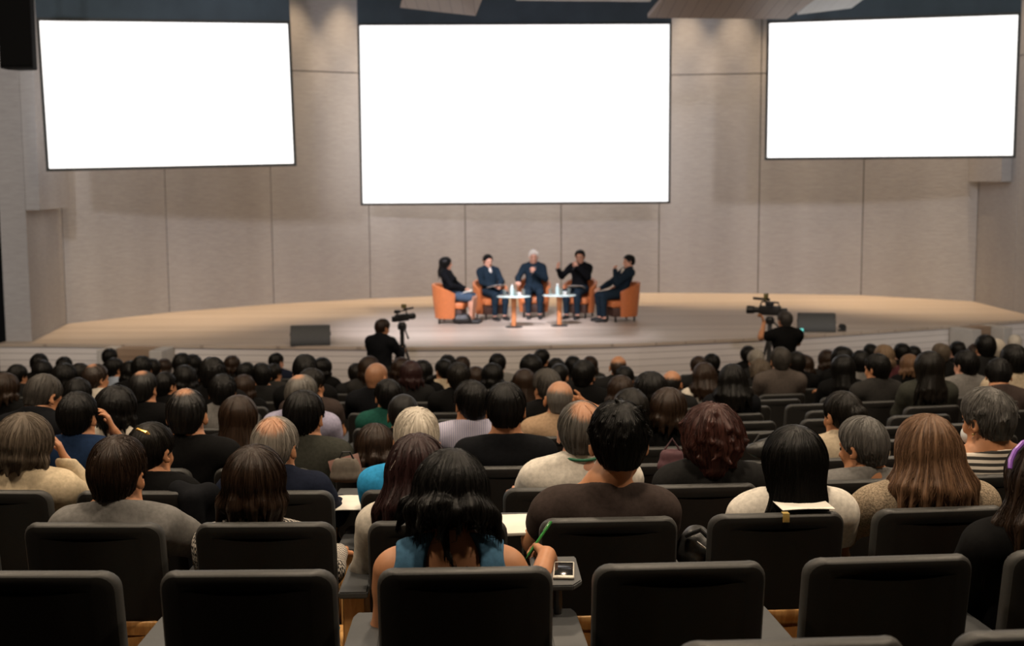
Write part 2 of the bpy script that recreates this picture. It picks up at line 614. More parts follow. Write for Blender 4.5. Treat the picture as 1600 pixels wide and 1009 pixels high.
def make_screen(tl, tr, br, bl, dl, dr, label, roll=0.0):
    """Screen hung from the ceiling; pixel corners at the distances dl and dr of its two sides."""
    P = [at(*tl, dl), at(*tr, dr), at(*br, dr), at(*bl, dl)]
    xl, xr = (P[0].x + P[3].x) / 2, (P[1].x + P[2].x) / 2
    zt, zb = (P[0].z + P[1].z) / 2, (P[2].z + P[3].z) / 2
    w = math.hypot(xr - xl, dr - dl)
    h = zt - zb
    rz = math.atan2(dr - dl, xr - xl)
    root = tag(empty('projection_screen', ((xl + xr) / 2, (dl + dr) / 2, zb), rz), label, 'projection screen', 'projection screens over the stage')
    root.rotation_euler = (0, -roll, rz)
    bd = 0.045
    bm = bmesh.new()
    add_box(bm, (0, 0.0, h / 2), (w, 0.02, h))
    bm_obj('screen_surface', bm, M['screen'], root, smooth=False)
    bm = bmesh.new()
    for sx in (-1, 1):
        add_box(bm, (sx * (w / 2 + bd / 2), 0, h / 2), (bd, 0.07, h + 2 * bd), bevel=0.006)
    for z in (-bd / 2, h + bd / 2):
        add_box(bm, (0, 0, z), (w, 0.07, bd), bevel=0.006)
    bm_obj('frame', bm, M['frame_dark'], root, smooth=False)
    bm = bmesh.new()
    add_box(bm, (0, 0.01, (h + bd + CEIL_Z - zb) / 2), (w + 2 * bd, 0.05, CEIL_Z - zb - h - bd))
    bm_obj('masking_cloth', bm, M['masking'], root, smooth=False)
    return root


make_screen((563, 40), (1045, 38), (1044.5, 314), (566, 318), 26.3, 26.4, 'large white projection screen hung above the seated panel')
make_screen((66, 33), (452, 37), (460, 253.5), (77, 265), 20.3, 21.5, 'white projection screen beside the black hanging loudspeaker', 0.019)
make_screen((1200, 37), (1588, 23), (1585, 242), (1201, 247), 23.3, 22.3, 'white projection screen beside the wide slatted overhead panel')

# ------------------------------------------------------------------ things hung from the ceiling
M['slat'] = planks('slat_panel_brown', (0.30, 0.23, 0.19), (0.36, 0.28, 0.24), 0.17, 'X', 0.05, 0.5, 0.5)
M['pale_panel'] = planks('pale_panel', (0.46, 0.50, 0.52), (0.52, 0.56, 0.58), 0.3, 'X', 0.03, 0.5, 0.8)


def hung_panel(fl, fr, nl, nr, mat, label):
    """Overhead acoustic panel: far edge fl-fr, near edge nl-nr (pixel, distance)."""
    P = [at(*q) for q in (fl, fr, nr, nl)]
    c = sum(P, Vector()) / 4
    root = tag(empty('acoustic_panel', c), label, 'acoustic panel', 'acoustic panels hung over the stage')
    n = (P[1] - P[0]).cross(P[3] - P[0]).normalized()
    if n.z < 0:
        n = -n
    bm = bmesh.new()
    lo = [bm.verts.new(p - c) for p in P]
    hi = [bm.verts.new(p - c + n * 0.06) for p in P]
    for i in range(4):
        j = (i + 1) % 4
        bm.faces.new((lo[i], lo[j], hi[j], hi[i]))
    bm.faces.new(hi)
    bm.faces.new(lo[::-1])
    bm_obj('board', bm, mat, root, smooth=False)
    for p in P:
        q = p * 0.8 + c * 0.2 - c
        bm = bmesh.new()
        add_tube(bm, [q + n * 0.03, (q.x, q.y, CEIL_Z - c.z)], 0.012, 6)
        bm_obj('hanger_rod', bm, M['steel'], root)


hung_panel((625, 12, 19.4), (743, 25, 19.0), (650, -75, 16.0), (782, -70, 15.7), M['slat'], 'small pinkish slatted panel hung above the large central screen')
hung_panel((1012, 28, 19.2), (1229, 30, 20.0), (1100, -80, 15.8), (1390, -80, 16.4), M['slat'], 'wide brown slatted panel hung between the central and side screens')
hung_panel((1246, 23, 20.6), (1330, 13, 20.9), (1330, -60, 17.6), (1430, -60, 17.8), M['pale_panel'], 'pale grey panel hung in front of the side screen masking')
hung_panel((806, 1, 19.6), (1016, 3, 19.6), (840, -60, 17.2), (1050, -60, 17.2), M['pale_panel'], 'pale blue panel whose edge just shows above the central screen')

# downlights close above the wall, every metre or so
for a, c in zip(FOOT[1:], FOOT[2:]):
    t = (c - a).normalized()
    n_in = Vector((t.y, -t.x)) * 0.6
    for k in (0.25, 0.75):
        q = a + (c - a) * k + n_in
        spot('wall_downlight', (q.x, q.y, 8.4), (q.x, q.y, 0), 540, 52, AMBER, 0.7, 0.05)
t = (FOOT[1] - FOOT[0]).normalized()
q = (FOOT[0] + FOOT[1]) / 2 + Vector((t.y, -t.x)) * 0.6
spot('wall_downlight', (q.x, q.y, 8.4), (q.x, q.y, 0), 540, 52, AMBER, 0.7, 0.05)
p = at(31, 50, 17.5)
root = tag(empty('hanging_speaker', (p.x, p.y, 0)), 'tall black loudspeaker hung in front of the side wall', 'loudspeaker')
z0 = at(31, 108, 17.5).z
bm = bmesh.new()
add_prism(bm, [(-0.225, -0.16), (0.215, -0.16), (0.16, 0.14), (0.10, 0.20), (-0.12, 0.24), (-0.225, 0.10)], z0, z0 + 1.25)
bm_obj('cabinet', bm, plain('speaker_cabinet', (0.004, 0.004, 0.004), 0.9, 0, 0.1, 40, 0, 0.08), root, smooth=False)
bm = bmesh.new()
add_box(bm, (0, -0.17, z0 + 0.62), (0.43, 0.025, 1.18), bevel=0.008)
bm_obj('grille', bm, plain('speaker_grille', (0.003, 0.003, 0.003), 0.95, 0, 0.3, 300, 0.2, 0.05), root, smooth=False)
bm = bmesh.new()
for s in (-1, 1):
    add_tube(bm, [(s * 0.15, 0, z0 + 1.2), (s * 0.15, 0, CEIL_Z)], 0.012, 6)
bm_obj('hanger_rod', bm, M['steel'], root)

# ------------------------------------------------------------------ auditorium chairs
def rrect(hw, hh, r, n=6):
    r = max(min(r, hw, hh), 0.004)
    pts = []
    for cx, cz, a0 in ((hw - r, hh - r, 0), (-hw + r, hh - r, 90), (-hw + r, -hh + r, 180), (hw - r, -hh + r, 270)):
        for k in range(n + 1):
            a = math.radians(a0 + 90.0 * k / n)
            pts.append((cx + r * math.cos(a), cz + r * math.sin(a)))
    return pts


BK_HW, BK_Z0, BK_Z1, BK_R = 0.246, 0.525, 0.918, 0.062


def back_map(u, w, d):
    """Point of the curved, leaning backrest: u across, w height, d depth from the rear face (forward +y)."""
    w += 0.010 * (u / BK_HW) ** 2 * max(0.0, (w - BK_Z0) / (BK_Z1 - BK_Z0))
    y = 0.070 * (u / BK_HW) ** 2 - 0.070 + d + (BK_Z1 - w) * math.tan(math.radians(9))
    return (u, y, w)


def back_rings(bm, prof, closed_first=False, closed_last=False, z0=BK_Z0, z1=BK_Z1, hw=BK_HW, rad=BK_R):
    hh, zc = (z1 - z0) / 2, (z1 + z0) / 2
    rings = []
    for e, d in prof:
        rings.append([bm.verts.new(back_map(u, zc + w, d)) for u, w in rrect(hw - e, hh - e, rad - e * 0.9)])
    n = len(rings[0])
    for a, c in zip(rings, rings[1:]):
        for k in range(n):
            bm.faces.new((a[k], a[(k + 1) % n], c[(k + 1) % n], c[k]))
    m = n // 4                                     # corners run right top, left top, left bottom, right bottom
    for ring, f in ((rings[0], closed_first), (rings[-1], closed_last)):
        if f:                                      # middle: a curved grid from the top edge to the bottom edge
            top, bot = ring[m - 1:m + 1], ring[3 * m - 1:3 * m + 1]
            K = 10
            a, b = top[0].co, bot[1].co
            tops, bots = [top[0]], [bot[1]]
            d = f
            zt, zb = top[0].co.z, bot[1].co.z
            for k in range(1, K):
                u = top[0].co.x + (top[1].co.x - top[0].co.x) * k / K
                tops.append(bm.verts.new(back_map(u, zt, d - 1)))
                bots.append(bm.verts.new(back_map(u, zb, d - 1)))
            tops.append(top[1])
            bots.append(bot[0])
            for k in range(K):
                bm.faces.new((tops[k], tops[k + 1], bots[k + 1], bots[k]))
            bm.faces.new(ring[m:2 * m][:] + ring[2 * m:3 * m])
            bm.faces.new(ring[0:m] + ring[3 * m:4 * m])


bm = bmesh.new()
back_rings(bm, [(0.05, 0.0), (0.03, 0.0), (0.016, 0.001), (0.009, 0.0035)], 1.0, False)
me_shell = bm_obj('back_shell', bm, M['shell'], angle=60).data
bm = bmesh.new()
back_rings(bm, [(0.009, 0.0035), (0.005, 0.0065), (0.002, 0.011), (0.0, 0.018), (0.0, 0.040), (0.002, 0.048), (0.006, 0.052)])
me_rim = bm_obj('edge_highlight', bm, M['rim'], angle=70).data  # rounded edge of the back, its highlight painted in
bm = bmesh.new()
back_rings(bm, [(0.006, 0.052), (0.010, 0.063), (0.022, 0.076), (0.05, 0.084)], False, 1.084)
me_bcush = bm_obj('back_cushion', bm, M['cushion_black'], angle=60).data
bm = bmesh.new()
back_rings(bm, [(0.05, -0.014), (0.02, -0.014), (0.005, -0.013), (0.0, -0.009), (0.0, 0.02), (0.004, 0.026), (0.02, 0.028), (0.05, 0.028)], 1.0 - 0.014, 1.028, 0.26, 0.560, 0.238, 0.05)
me_lower = bm_obj('lower_shell', bm, M['ply'], angle=60).data
bm = bmesh.new()
add_box(bm, (0, 0.205, 0.0), (0.385, 0.42, 0.085), bevel=0.035, seg=4)
me_scush = bm_obj('seat_cushion', bm, M['cushion_teal'], angle=70).data
bm = bmesh.new()
add_box(bm, (0, 0.205, -0.030), (0.44, 0.475, 0.118), bevel=0.03, seg=3)
me_sshell = bm_obj('seat_shell', bm, M['ply'], angle=60).data
bm = bmesh.new()                                  # armrest cap, wider at the rear
lo = [(-0.052, 0.03), (0.052, 0.03), (0.046, 0.38), (0.036, 0.41), (-0.036, 0.41), (-0.046, 0.38)]
add_prism(bm, lo, 0.635, 0.66)
bmesh.ops.bevel(bm, geom=bm.edges[:], offset=0.005, segments=2, affect='EDGES')
me_cap = bm_obj('armrest', bm, M['cap'], angle=40).data
bm = bmesh.new()
add_box(bm, (0, 0.22, 0.3175), (0.078, 0.34, 0.635), bevel=0.008)
me_ped = bm_obj('armrest_panel', bm, M['ply'], angle=40).data
bm = bmesh.new()
add_box(bm, (0, 0.30, 0.205), (0.53, 0.035, 0.05), bevel=0.008)
add_box(bm, (0, 0.20, 0.205), (0.53, 0.035, 0.05), bevel=0.008)
me_beam = bm_obj('seat_beam', bm, M['steel'], angle=40).data
for o in [o for o in COL.objects if o.type == 'MESH' and o.data in (me_shell, me_rim, me_bcush, me_lower, me_scush, me_sshell, me_cap, me_ped, me_beam)]:
    bpy.data.objects.remove(o)
SPACING = 0.605


def make_chair(x, r, label, folded=False, right_arm=False, left_arm=True, group=None, tilt=0.0, full=True):
    y = row_y(r, x)
    rz = math.atan(0.045 + 0.05 * x) * 0.8
    root = tag(empty('auditorium_chair', (x, y, floor_z(r)), rz), label, 'chair', group)
    mesh_obj('back_shell', me_shell, None, root)
    mesh_obj('edge_highlight', me_rim, None, root)
    mesh_obj('back_cushion', me_bcush, None, root)
    mesh_obj('lower_shell', me_lower, None, root)
    s = mesh_obj('seat_cushion', me_scush, None, root)
    w = mesh_obj('seat_shell', me_sshell, None, root)
    for o in (s, w):
        o.location = (0, 0.16, 0.318)
        if folded:
            o.rotation_euler.x = math.radians(68)
            o.location = (0, 0.19, 0.36)
    mesh_obj('seat_beam', me_beam, None, root)
    for sx, f in ((-1, left_arm), (1, right_arm)):
        if f:
            a = mesh_obj('armrest', me_cap, None, root)
            p_ = mesh_obj('armrest_panel', me_ped, None, root)
            a.location.x = p_.location.x = sx * SPACING / 2
    return root

# ------------------------------------------------------------------ figures: smooth distance fields turned into one surface
V3 = lambda *a: np.array(a, float)


def cone(a, b, ra, rb, k=0.02, op='add', sq=(1, 1, 1)):
    return dict(t='c', a=np.array(a, float), b=np.array(b, float), ra=ra, rb=rb, k=k, op=op, sq=np.array(sq, float))


def ell(c, r, k=0.02, op='add', R=None):
    return dict(t='e', c=np.array(c, float), r=np.array(r, float), k=k, op=op, R=R)


def half(n, c, k=0.004):
    """Cuts away the side n points to: keeps n.p < c."""
    return dict(t='h', n=np.array(n, float) / np.linalg.norm(n), c=c, k=k, op='int')


def sd(p, P):
    if p['t'] == 'c':
        q = (P - p['a']) / p['sq']
        ab = (p['b'] - p['a']) / p['sq']
        t = np.clip(q @ ab / max(ab @ ab, 1e-12), 0, 1)
        return (np.sqrt(((q - t[..., None] * ab) ** 2).sum(-1)) - (p['ra'] + t * (p['rb'] - p['ra']))) * p['sq'].min()
    if p['t'] == 'e':
        q = P - p['c']
        if p['R'] is not None:
            q = q @ p['R']
        k0 = np.sqrt(((q / p['r']) ** 2).sum(-1))
        k1 = np.sqrt(((q / p['r'] ** 2) ** 2).sum(-1))
        return k0 * (k0 - 1) / np.maximum(k1, 1e-9)
    return P @ p['n'] - p['c']


def bounds(p, pad):
    if p['t'] == 'c':
        ra, rb = p['ra'] * p['sq'], p['rb'] * p['sq']
        return np.minimum(p['a'] - ra, p['b'] - rb) - pad, np.maximum(p['a'] + ra, p['b'] + rb) + pad
    r = p['r'] if p['R'] is None else np.full(3, p['r'].max())
    return p['c'] - r - pad, p['c'] + r + pad


def smin(a, b, k):
    h = np.maximum(k - np.abs(a - b), 0) / k
    return np.minimum(a, b) - h * h * k * 0.25


def combine(D, d, p):
    if p['op'] == 'add':
        return smin(D, d, p['k'])
    if p['op'] == 'sub':
        return -smin(-D, d, p['k'])
    return -smin(-D, -d, p['k'])


def field(prims, P):
    D = np.full(P.shape[:-1], 1.0)
    for p in prims:
        D = combine(D, sd(p, P), p)
    return D


def grid_mesh(name, prims, h, disp=None):
    """One closed surface around the union of the primitives."""
    lo = np.min([bounds(p, 0)[0] for p in prims if p['op'] == 'add'], 0) - 3 * h
    hi = np.max([bounds(p, 0)[1] for p in prims if p['op'] == 'add'], 0) + 3 * h
    n = np.ceil((hi - lo) / h).astype(int) + 1
    D = np.full(n, 1.0, np.float32)
    ax = [lo[i] + h * np.arange(n[i]) for i in range(3)]
    for p in prims:
        if p['t'] == 'h':
            s = [slice(0, n[i]) for i in range(3)]
        else:
            b0, b1 = bounds(p, p['k'] + 3 * h)
            i0 = np.clip(np.floor((b0 - lo) / h).astype(int), 0, n)
            i1 = np.clip(np.ceil((b1 - lo) / h).astype(int) + 1, 0, n)
            if (i1 <= i0).any():
                continue
            s = [slice(i0[i], i1[i]) for i in range(3)]
        G = np.stack(np.meshgrid(ax[0][s[0]], ax[1][s[1]], ax[2][s[2]], indexing='ij'), -1)
        D[tuple(s)] = combine(D[tuple(s)], sd(p, G), p)
    if disp is not None:
        m = np.abs(D) < 0.03
        idx = np.argwhere(m)
        D[m] += disp(lo + idx * h)
    g = vdb.FloatGrid(1.0)
    g.copyFromArray(np.ascontiguousarray(D))
    pts, quads = g.convertToQuads(0.0)
    pts = pts * h + lo
    quads = quads[:, ::-1]
    me = bpy.data.meshes.new(name)
    me.vertices.add(len(pts))
    me.vertices.foreach_set('co', pts.astype(np.float32).ravel())
    me.loops.add(quads.size)
    me.loops.foreach_set('vertex_index', quads.astype(np.int32).ravel())
    me.polygons.add(len(quads))
    me.polygons.foreach_set('loop_start', np.arange(0, quads.size, 4, dtype=np.int32))
    me.polygons.foreach_set('loop_total', np.full(len(quads), 4, np.int32))
    me.polygons.foreach_set('use_smooth', np.ones(len(quads), bool))
    me.update(calc_edges=True)
    me.validate()
    return me


def rotm(pitch=0, yaw=0, roll=0):
    """Degrees: pitch > 0 nods forward, yaw > 0 turns to the person's left, roll > 0 tilts to the right shoulder."""
    return np.array(Euler((math.radians(-pitch), math.radians(roll), math.radians(yaw)), 'YXZ').to_matrix())


def move(p, R, t, s=1.0):
    """Primitive turned by R, scaled and moved by t."""
    q = dict(p)
    q['k'] = p['k'] * s
    if p['t'] == 'c':
        q['a'], q['b'], q['ra'], q['rb'] = p['a'] @ R.T * s + t, p['b'] @ R.T * s + t, p['ra'] * s, p['rb'] * s
    elif p['t'] == 'e':
        q['c'], q['r'] = p['c'] @ R.T * s + t, p['r'] * s
        q['R'] = R if p['R'] is None else R @ p['R']
    else:
        q['n'] = R @ p['n']
        q['c'] = p['c'] * s + q['n'] @ t
    return q


# head: centre between the eyes' level and the skull's middle, face towards +y
HEAD = [
    ell((0, -0.012, 0.03), (0.074, 0.094, 0.086), 0.02),
    ell((0, 0.03, -0.03), (0.060, 0.058, 0.080), 0.03),
    cone((-0.034, 0.02, -0.075), (0.034, 0.02, -0.075), 0.026, 0.026, 0.03),
    ell((0, 0.066, -0.094), (0.024, 0.02, 0.018), 0.025),
    ell((0, 0.078, 0.022), (0.046, 0.014, 0.010), 0.016),
    ell((-0.034, 0.062, -0.03), (0.022, 0.02, 0.02), 0.02),
    ell((0.034, 0.062, -0.03), (0.022, 0.02, 0.02), 0.02),
    ell((-0.031, 0.096, 0.001), (0.016, 0.014, 0.010), 0.012, 'sub'),
    ell((0.031, 0.096, 0.001), (0.016, 0.014, 0.010), 0.012, 'sub'),
    cone((0, 0.086, 0.006), (0, 0.106, -0.030), 0.008, 0.0115, 0.012),
    ell((-0.011, 0.096, -0.034), (0.008, 0.010, 0.007), 0.006),
    ell((0.011, 0.096, -0.034), (0.008, 0.010, 0.007), 0.006),
    ell((0, 0.086, -0.058), (0.023, 0.010, 0.0055), 0.005),
    ell((0, 0.084, -0.068), (0.020, 0.010, 0.006), 0.005),
    ell((-0.084, -0.014, -0.006), (0.009, 0.021, 0.035), 0.006, 'add', rotm(-12, 30)),
    ell((0.084, -0.014, -0.006), (0.009, 0.021, 0.035), 0.006, 'add', rotm(-12, -30)),
    ell((-0.088, -0.004, -0.004), (0.006, 0.009, 0.018), 0.004, 'sub'),
    ell((0.088, -0.004, -0.004), (0.006, 0.009, 0.018), 0.004, 'sub'),
]


def hand(W, d, n, side, curl=0.35, thumb=0.5, k=0.006):
    """Hand from the wrist W: fingers along d, palm facing n; side +1 right, -1 left. Four fingers of unequal length and a thumb."""
    d, n = np.array(d, float), np.array(n, float)
    d /= np.linalg.norm(d)
    n -= d * (n @ d)
    n /= np.linalg.norm(n)
    s = np.cross(d, n) * -side                    # towards the thumb
    out = []
    W = np.array(W, float)
    for i in range(4):
        off = (1.5 - i) * 0.019
        K = W + d * (0.088 - 0.004 * abs(i - 1)) + s * off
        out.append(cone(W + d * 0.01 + s * off * 0.6, K, 0.0145, 0.0115, 0.012))
    for i, L in enumerate((0.070, 0.079, 0.073, 0.056)):
        off = (1.5 - i) * 0.019
        a = W + d * (0.088 - 0.004 * abs(i - 1)) + s * off
        ang = 0.0
        for j, f in enumerate((0.45, 0.31, 0.24)):
            ang += curl * (0.7 + 0.25 * j + 0.08 * i)
            v = d * math.cos(ang) + n * math.sin(ang) + s * (1.5 - i) * 0.05
            b2 = a + v / np.linalg.norm(v) * L * f
            out.append(cone(a, b2, 0.0092 - 0.0008 * j, 0.0086 - 0.0010 * j, 0.004 if j == 0 else 0.003))
            a = b2
    a = W + d * 0.022 + s * 0.026
    out.append(cone(W + d * 0.012 + s * 0.01, a, 0.014, 0.013, 0.012))
    for j, (L, r) in enumerate(((0.036, 0.0115), (0.032, 0.0095))):
        v = d * (0.75 + 0.2 * j) + s * (0.75 - 0.3 * j) + n * (thumb * (0.6 + 0.5 * j))
        b2 = a + v / np.linalg.norm(v) * L
        out.append(cone(a, b2, r, r * 0.9, 0.005))
        a = b2
    return out


ARMS = {  # elbow, wrist, finger direction, palm normal, curl; x is outward from the body
    'lap': ((0.196, 0.04, 0.745), (0.09, 0.25, 0.655), (-0.55, 0.8, -0.15), (0.1, -0.1, -1), 0.35),
    'rest': ((0.232, 0.06, 0.805), (0.240, 0.29, 0.795), (-0.1, 1, -0.05), (0, 0, -1), 0.30),
    'cheek': ((0.225, 0.20, 0.80), (0.135, 0.10, 1.02), (-0.32, -0.06, 0.94), (-0.9, -0.3, -0.1), 0.40),
    'nape': ((0.36, 0.12, 0.98), (0.16, 0.03, 1.10), (-0.85, -0.35, 0.25), (0.1, 0.9, 0.1), 0.25),
    'chin': ((0.20, 0.22, 0.76), (0.07, 0.20, 0.98), (-0.45, -0.45, 0.75), (-0.3, -0.9, 0.0), 0.9),
}


def figure(arms=('lap', 'lap'), lean=-8, head=(4, 0, 0), sw=0.172, girth=1.0, neck=1.0, legs='sit', raise_=0.0, hands=True, female=False, slouch=0.0, hs=1.06, nl=0.03, hx=0.0):
    """All primitives of one figure by body region, and the head's placement. Seated: seat top about 0.46, origin on the floor under the hips."""
    Rl = rotm(-0 + lean * 1.0) if lean else np.eye(3)
    Rl = np.array(Matrix.Rotation(math.radians(-lean), 3, 'X'))
    piv = V3(0, 0, 0.52 + raise_)

    def up(p):
        return (np.array(p, float) + V3(0, 0, raise_) - piv) @ Rl.T + piv

    def upp(p):
        q = move(p, Rl, np.zeros(3))
        for key in ('a', 'b', 'c'):
            if key in p and p['t'] != 'h' and key in q:
                q[key] = up(p[key])
        return q

    g = girth
    torso = [
        ell((0, 0.0, 0.55), (0.168 * g, 0.125 * g, 0.105), 0.05),
        ell((0, 0.005, 0.67), (0.142 * g, 0.108 * g, 0.13), 0.06),
        ell((0, 0.0, 0.83), (0.155 * g, 0.112 * g, 0.15), 0.06),
        cone((-sw + 0.055, -0.012, 0.935), (sw - 0.055, -0.012, 0.935), 0.064, 0.064, 0.05),
        cone((0, -0.024, 1.03), (-sw + 0.03, -0.014, 0.960), 0.046, 0.048, 0.05),
        cone((0, -0.024, 1.03), (sw - 0.03, -0.014, 0.960), 0.046, 0.048, 0.05),
        ell((0, -0.045, 0.90), (0.13, 0.06, 0.10), 0.05),
    ]
    if female:
        torso += [ell((-0.07, 0.085, 0.82), (0.058, 0.05, 0.055), 0.03), ell((0.07, 0.085, 0.82), (0.058, 0.05, 0.055), 0.03)]
    torso = [upp(p) for p in torso]
    hc = up((hx, 0.014, 1.155 - nl))
    hc = hc + V3(0, slouch * 0.05, -slouch * 0.02)
    Rh = rotm(*head)
    pivot = hc + V3(0, -0.02, -0.075)              # skull turns about the top of the neck
    hc2 = pivot + (hc - pivot) @ Rh.T
    hd = [move(p, Rh, hc2, hs) for p in HEAD]
    nk = [cone(up((0, -0.022, 1.0)), up((0, -0.010, 1.04)), 0.060 * neck, 0.054 * neck, 0.045),
          cone(up((0, -0.016, 1.02)), hc2 + V3(0, -0.02, -0.05) @ Rh.T, 0.053 * neck, 0.050 * neck, 0.03)]
    out = dict(torso=torso, head=hd, neck=nk, head_R=Rh, head_c=hc2, hs=hs, neck_base=up((0, -0.02, 1.035)), up_R=Rl)
    for s, nm, a in ((-1, 'l', arms[0]), (1, 'r', arms[1])):
        A = ARMS[a] if isinstance(a, str) else a
        E, W = V3(A[0][0] * s, A[0][1], A[0][2] + raise_), V3(A[1][0] * s, A[1][1], A[1][2] + raise_)
        S = up((s * sw, -0.012, 0.938))
        out['upper_' + nm] = [cone(S, S + (E - S) * 0.25, 0.056, 0.052, 0.035), cone(S, E, 0.050 * (0.9 + 0.1 * g), 0.041, 0.03)]
        out['fore_' + nm] = [cone(E, E + (W - E) * 0.3, 0.041, 0.042, 0.02), cone(E, W, 0.041, 0.027, 0.02)]
        flip = lambda v: (v[0] * s, v[1], v[2])
        out['hand_' + nm] = hand(W, flip(A[2]), flip(A[3]), s, A[4]) if hands else [cone(W, W + np.array(flip(A[2])) * 0.12, 0.03, 0.03, 0.02)]
    L = []
    F = []
    if legs == 'sit':
        for s in (-1, 1):
            K, An = V3(s * 0.115, 0.42, 0.49), V3(s * 0.11, 0.40, 0.09)
            L += [cone((s * 0.09, 0.02, 0.53), K, 0.082 * g, 0.058, 0.04), cone(K, K + (An - K) * 0.35, 0.056, 0.055, 0.03), cone(K, An, 0.054, 0.036, 0.03)]
            F += [cone(An + V3(0, -0.02, -0.045), An + V3(0, 0.14, -0.06), 0.042, 0.030, 0.03)]
    else:
        for s, K, An in legs:
            K, An = V3(*K), V3(*An)
            L += [cone((s * 0.09, 0.0 if raise_ else 0.02, 0.53 + raise_), K, 0.082 * g, 0.058, 0.04), cone(K, K + (An - K) * 0.35, 0.056, 0.055, 0.03), cone(K, An, 0.054, 0.036, 0.03)]
            F += [cone(An + V3(0, -0.02, -0.045), An + V3(0, 0.14, -0.06), 0.042, 0.030, 0.03)]
    out['legs'], out['feet'] = L, F
    return out


BODY_KEYS = ('torso', 'neck', 'head', 'upper_l', 'upper_r', 'fore_l', 'fore_r', 'hand_l', 'hand_r', 'legs', 'feet')


def grow(prims, t):
    out = []
    for p in prims:
        q = dict(p)
        if p['t'] == 'c':
            q['ra'], q['rb'] = p['ra'] + t, p['rb'] + t
        elif p['t'] == 'e':
            q['r'] = p['r'] + t
        out.append(q)
    return out


def folds(amp, seed):
    r = np.random.default_rng(seed)
    ks = [(r.normal(size=3) * 22, r.uniform(0, 6.28)) for _ in range(6)]

    def f(P):
        return sum(np.sin(P @ k + ph) for k, ph in ks) * amp / 3
    return f


def body_mesh(name, f, h):
    me = grid_mesh(name, [p for k in BODY_KEYS for p in f[k]], h)
    me.materials.append(M['skin'])
    me.materials.append(M['eye'])
    bm = bmesh.new()
    bm.from_mesh(me)
    for s in (-1, 1):                             # eyes, set into the lids
        c = f['head_c'] + V3(s * 0.031, 0.077, 0.001) @ f['head_R'].T * f['hs']
        r = bmesh.ops.create_uvsphere(bm, u_segments=10, v_segments=6, radius=0.0105 * f['hs'], matrix=Matrix.Translation(c))
        for fc in {fc for v in r['verts'] for fc in v.link_faces}:
            fc.material_index = 1
            fc.smooth = True
    bm.to_mesh(me)
    bm.free()
    return me


def top_mesh(name, f, h, sleeve='long', t=0.012, neck=0.0, seed=1, collar=False, extra=(), amp=0.003):
    """Shirt or jacket that follows the trunk and arms and ends at neck, cuffs and hips."""
    pr = grow(f['torso'], t)
    if sleeve != 'none':
        for s in 'lr':
            pr += grow(f['upper_' + s], t + 0.004)
            if sleeve == 'long':
                pr += grow(f['fore_' + s], t + 0.003)
    if sleeve == 'short':
        for s in 'lr':
            E, S = f['upper_' + s][1]['b'], f['upper_' + s][1]['a']
            n = (E - S) / np.linalg.norm(E - S)
            c = S + (E - S) * 0.62
            pr.append(cone(c + n * 0.05, c + n * 0.30, 0.085, 0.085, 0.006, 'sub'))
    nb = f['neck_base']
    up = f['up_R'] @ V3(0, 0, 1)
    if collar:
        pr.append(cone(nb - up * 0.02, nb + up * 0.015 + V3(0, 0.004, 0), 0.070, 0.066, 0.012))
    pr.append(half(f['up_R'] @ V3(0, 0.40 if not collar else 0.25, 1), 0, 0.006))
    pr[-1]['c'] = pr[-1]['n'] @ (nb + up * (0.030 if collar else 0.010 - neck))
    pr += list(extra)
    pr.append(half((0, 0, -1), -(0.50 + 0.0) if name != 'jacket_stand' else -0.9, 0.01))
    return grid_mesh(name, pr, h, folds(amp, seed) if amp else None)


def trousers_mesh(name, f, h, t=0.012, cut=0.10):
    pr = grow(f['legs'], t) + grow(f['torso'][:1], t + 0.002)
    pr.append(half((0, 0, -1), -cut, 0.008))
    return grid_mesh(name, pr, h, folds(0.003, 5))


# ---- hair, in the head's own space (face +y, crown at z 0.116)
def strand_noise(seed, freq=38.0, wavy=0.0):
    r = np.random.default_rng(seed)
    ph, fr, am = r.uniform(0, 6.28, 7), freq * r.uniform(0.35, 1.5, 7), r.uniform(0.4, 1, 7)

    def f(P):
        az = np.arctan2(P[..., 0], P[..., 1] + 0.035)
        w = wavy * np.sin(P[..., 2] * 22 + az * 2.3 + np.sin(az * 5) * 1.5)
        return sum(a * np.sin(az * q + p + w + P[..., 2] * 6) for a, q, p in zip(am, fr, ph)) / 3
    return f


BROWS = [cone((-0.045, 0.076, 0.026), (-0.018, 0.087, 0.028), 0.004, 0.005, 0.001), cone((0.045, 0.076, 0.026), (0.018, 0.087, 0.028), 0.004, 0.005, 0.001)]


def locks(n, z0, z1, rx, ry, cy, r0, seed, a0=-115, a1=115, flare=0.0):
    """Tapering locks of unequal length around the back of the head."""
    r = np.random.default_rng(seed)
    out = []
    for i in range(n):
        a = math.radians(a0 + (a1 - a0) * (i + r.uniform(-0.3, 0.3)) / (n - 1))
        u = V3(math.sin(a), -math.cos(a), 0)
        L = z1 + r.uniform(-0.035, 0.03)
        p0 = V3(rx * 0.80 * u[0], cy + ry * 0.80 * u[1], z0)
        sw_ = r.uniform(-0.02, 0.02)
        p1 = V3((rx + flare) * u[0] + sw_, cy + (ry + flare) * u[1], (z0 + L) / 2)
        p2 = V3((rx + flare * 1.4) * u[0] + sw_ * 2.2, cy + (ry + flare * 1.2) * u[1], L)
        q = r0 * r.uniform(0.75, 1.25)
        out += [cone(p0, p1, q * 0.9, q, 0.012), cone(p1, p2, q, q * 0.22, 0.006)]
    return out


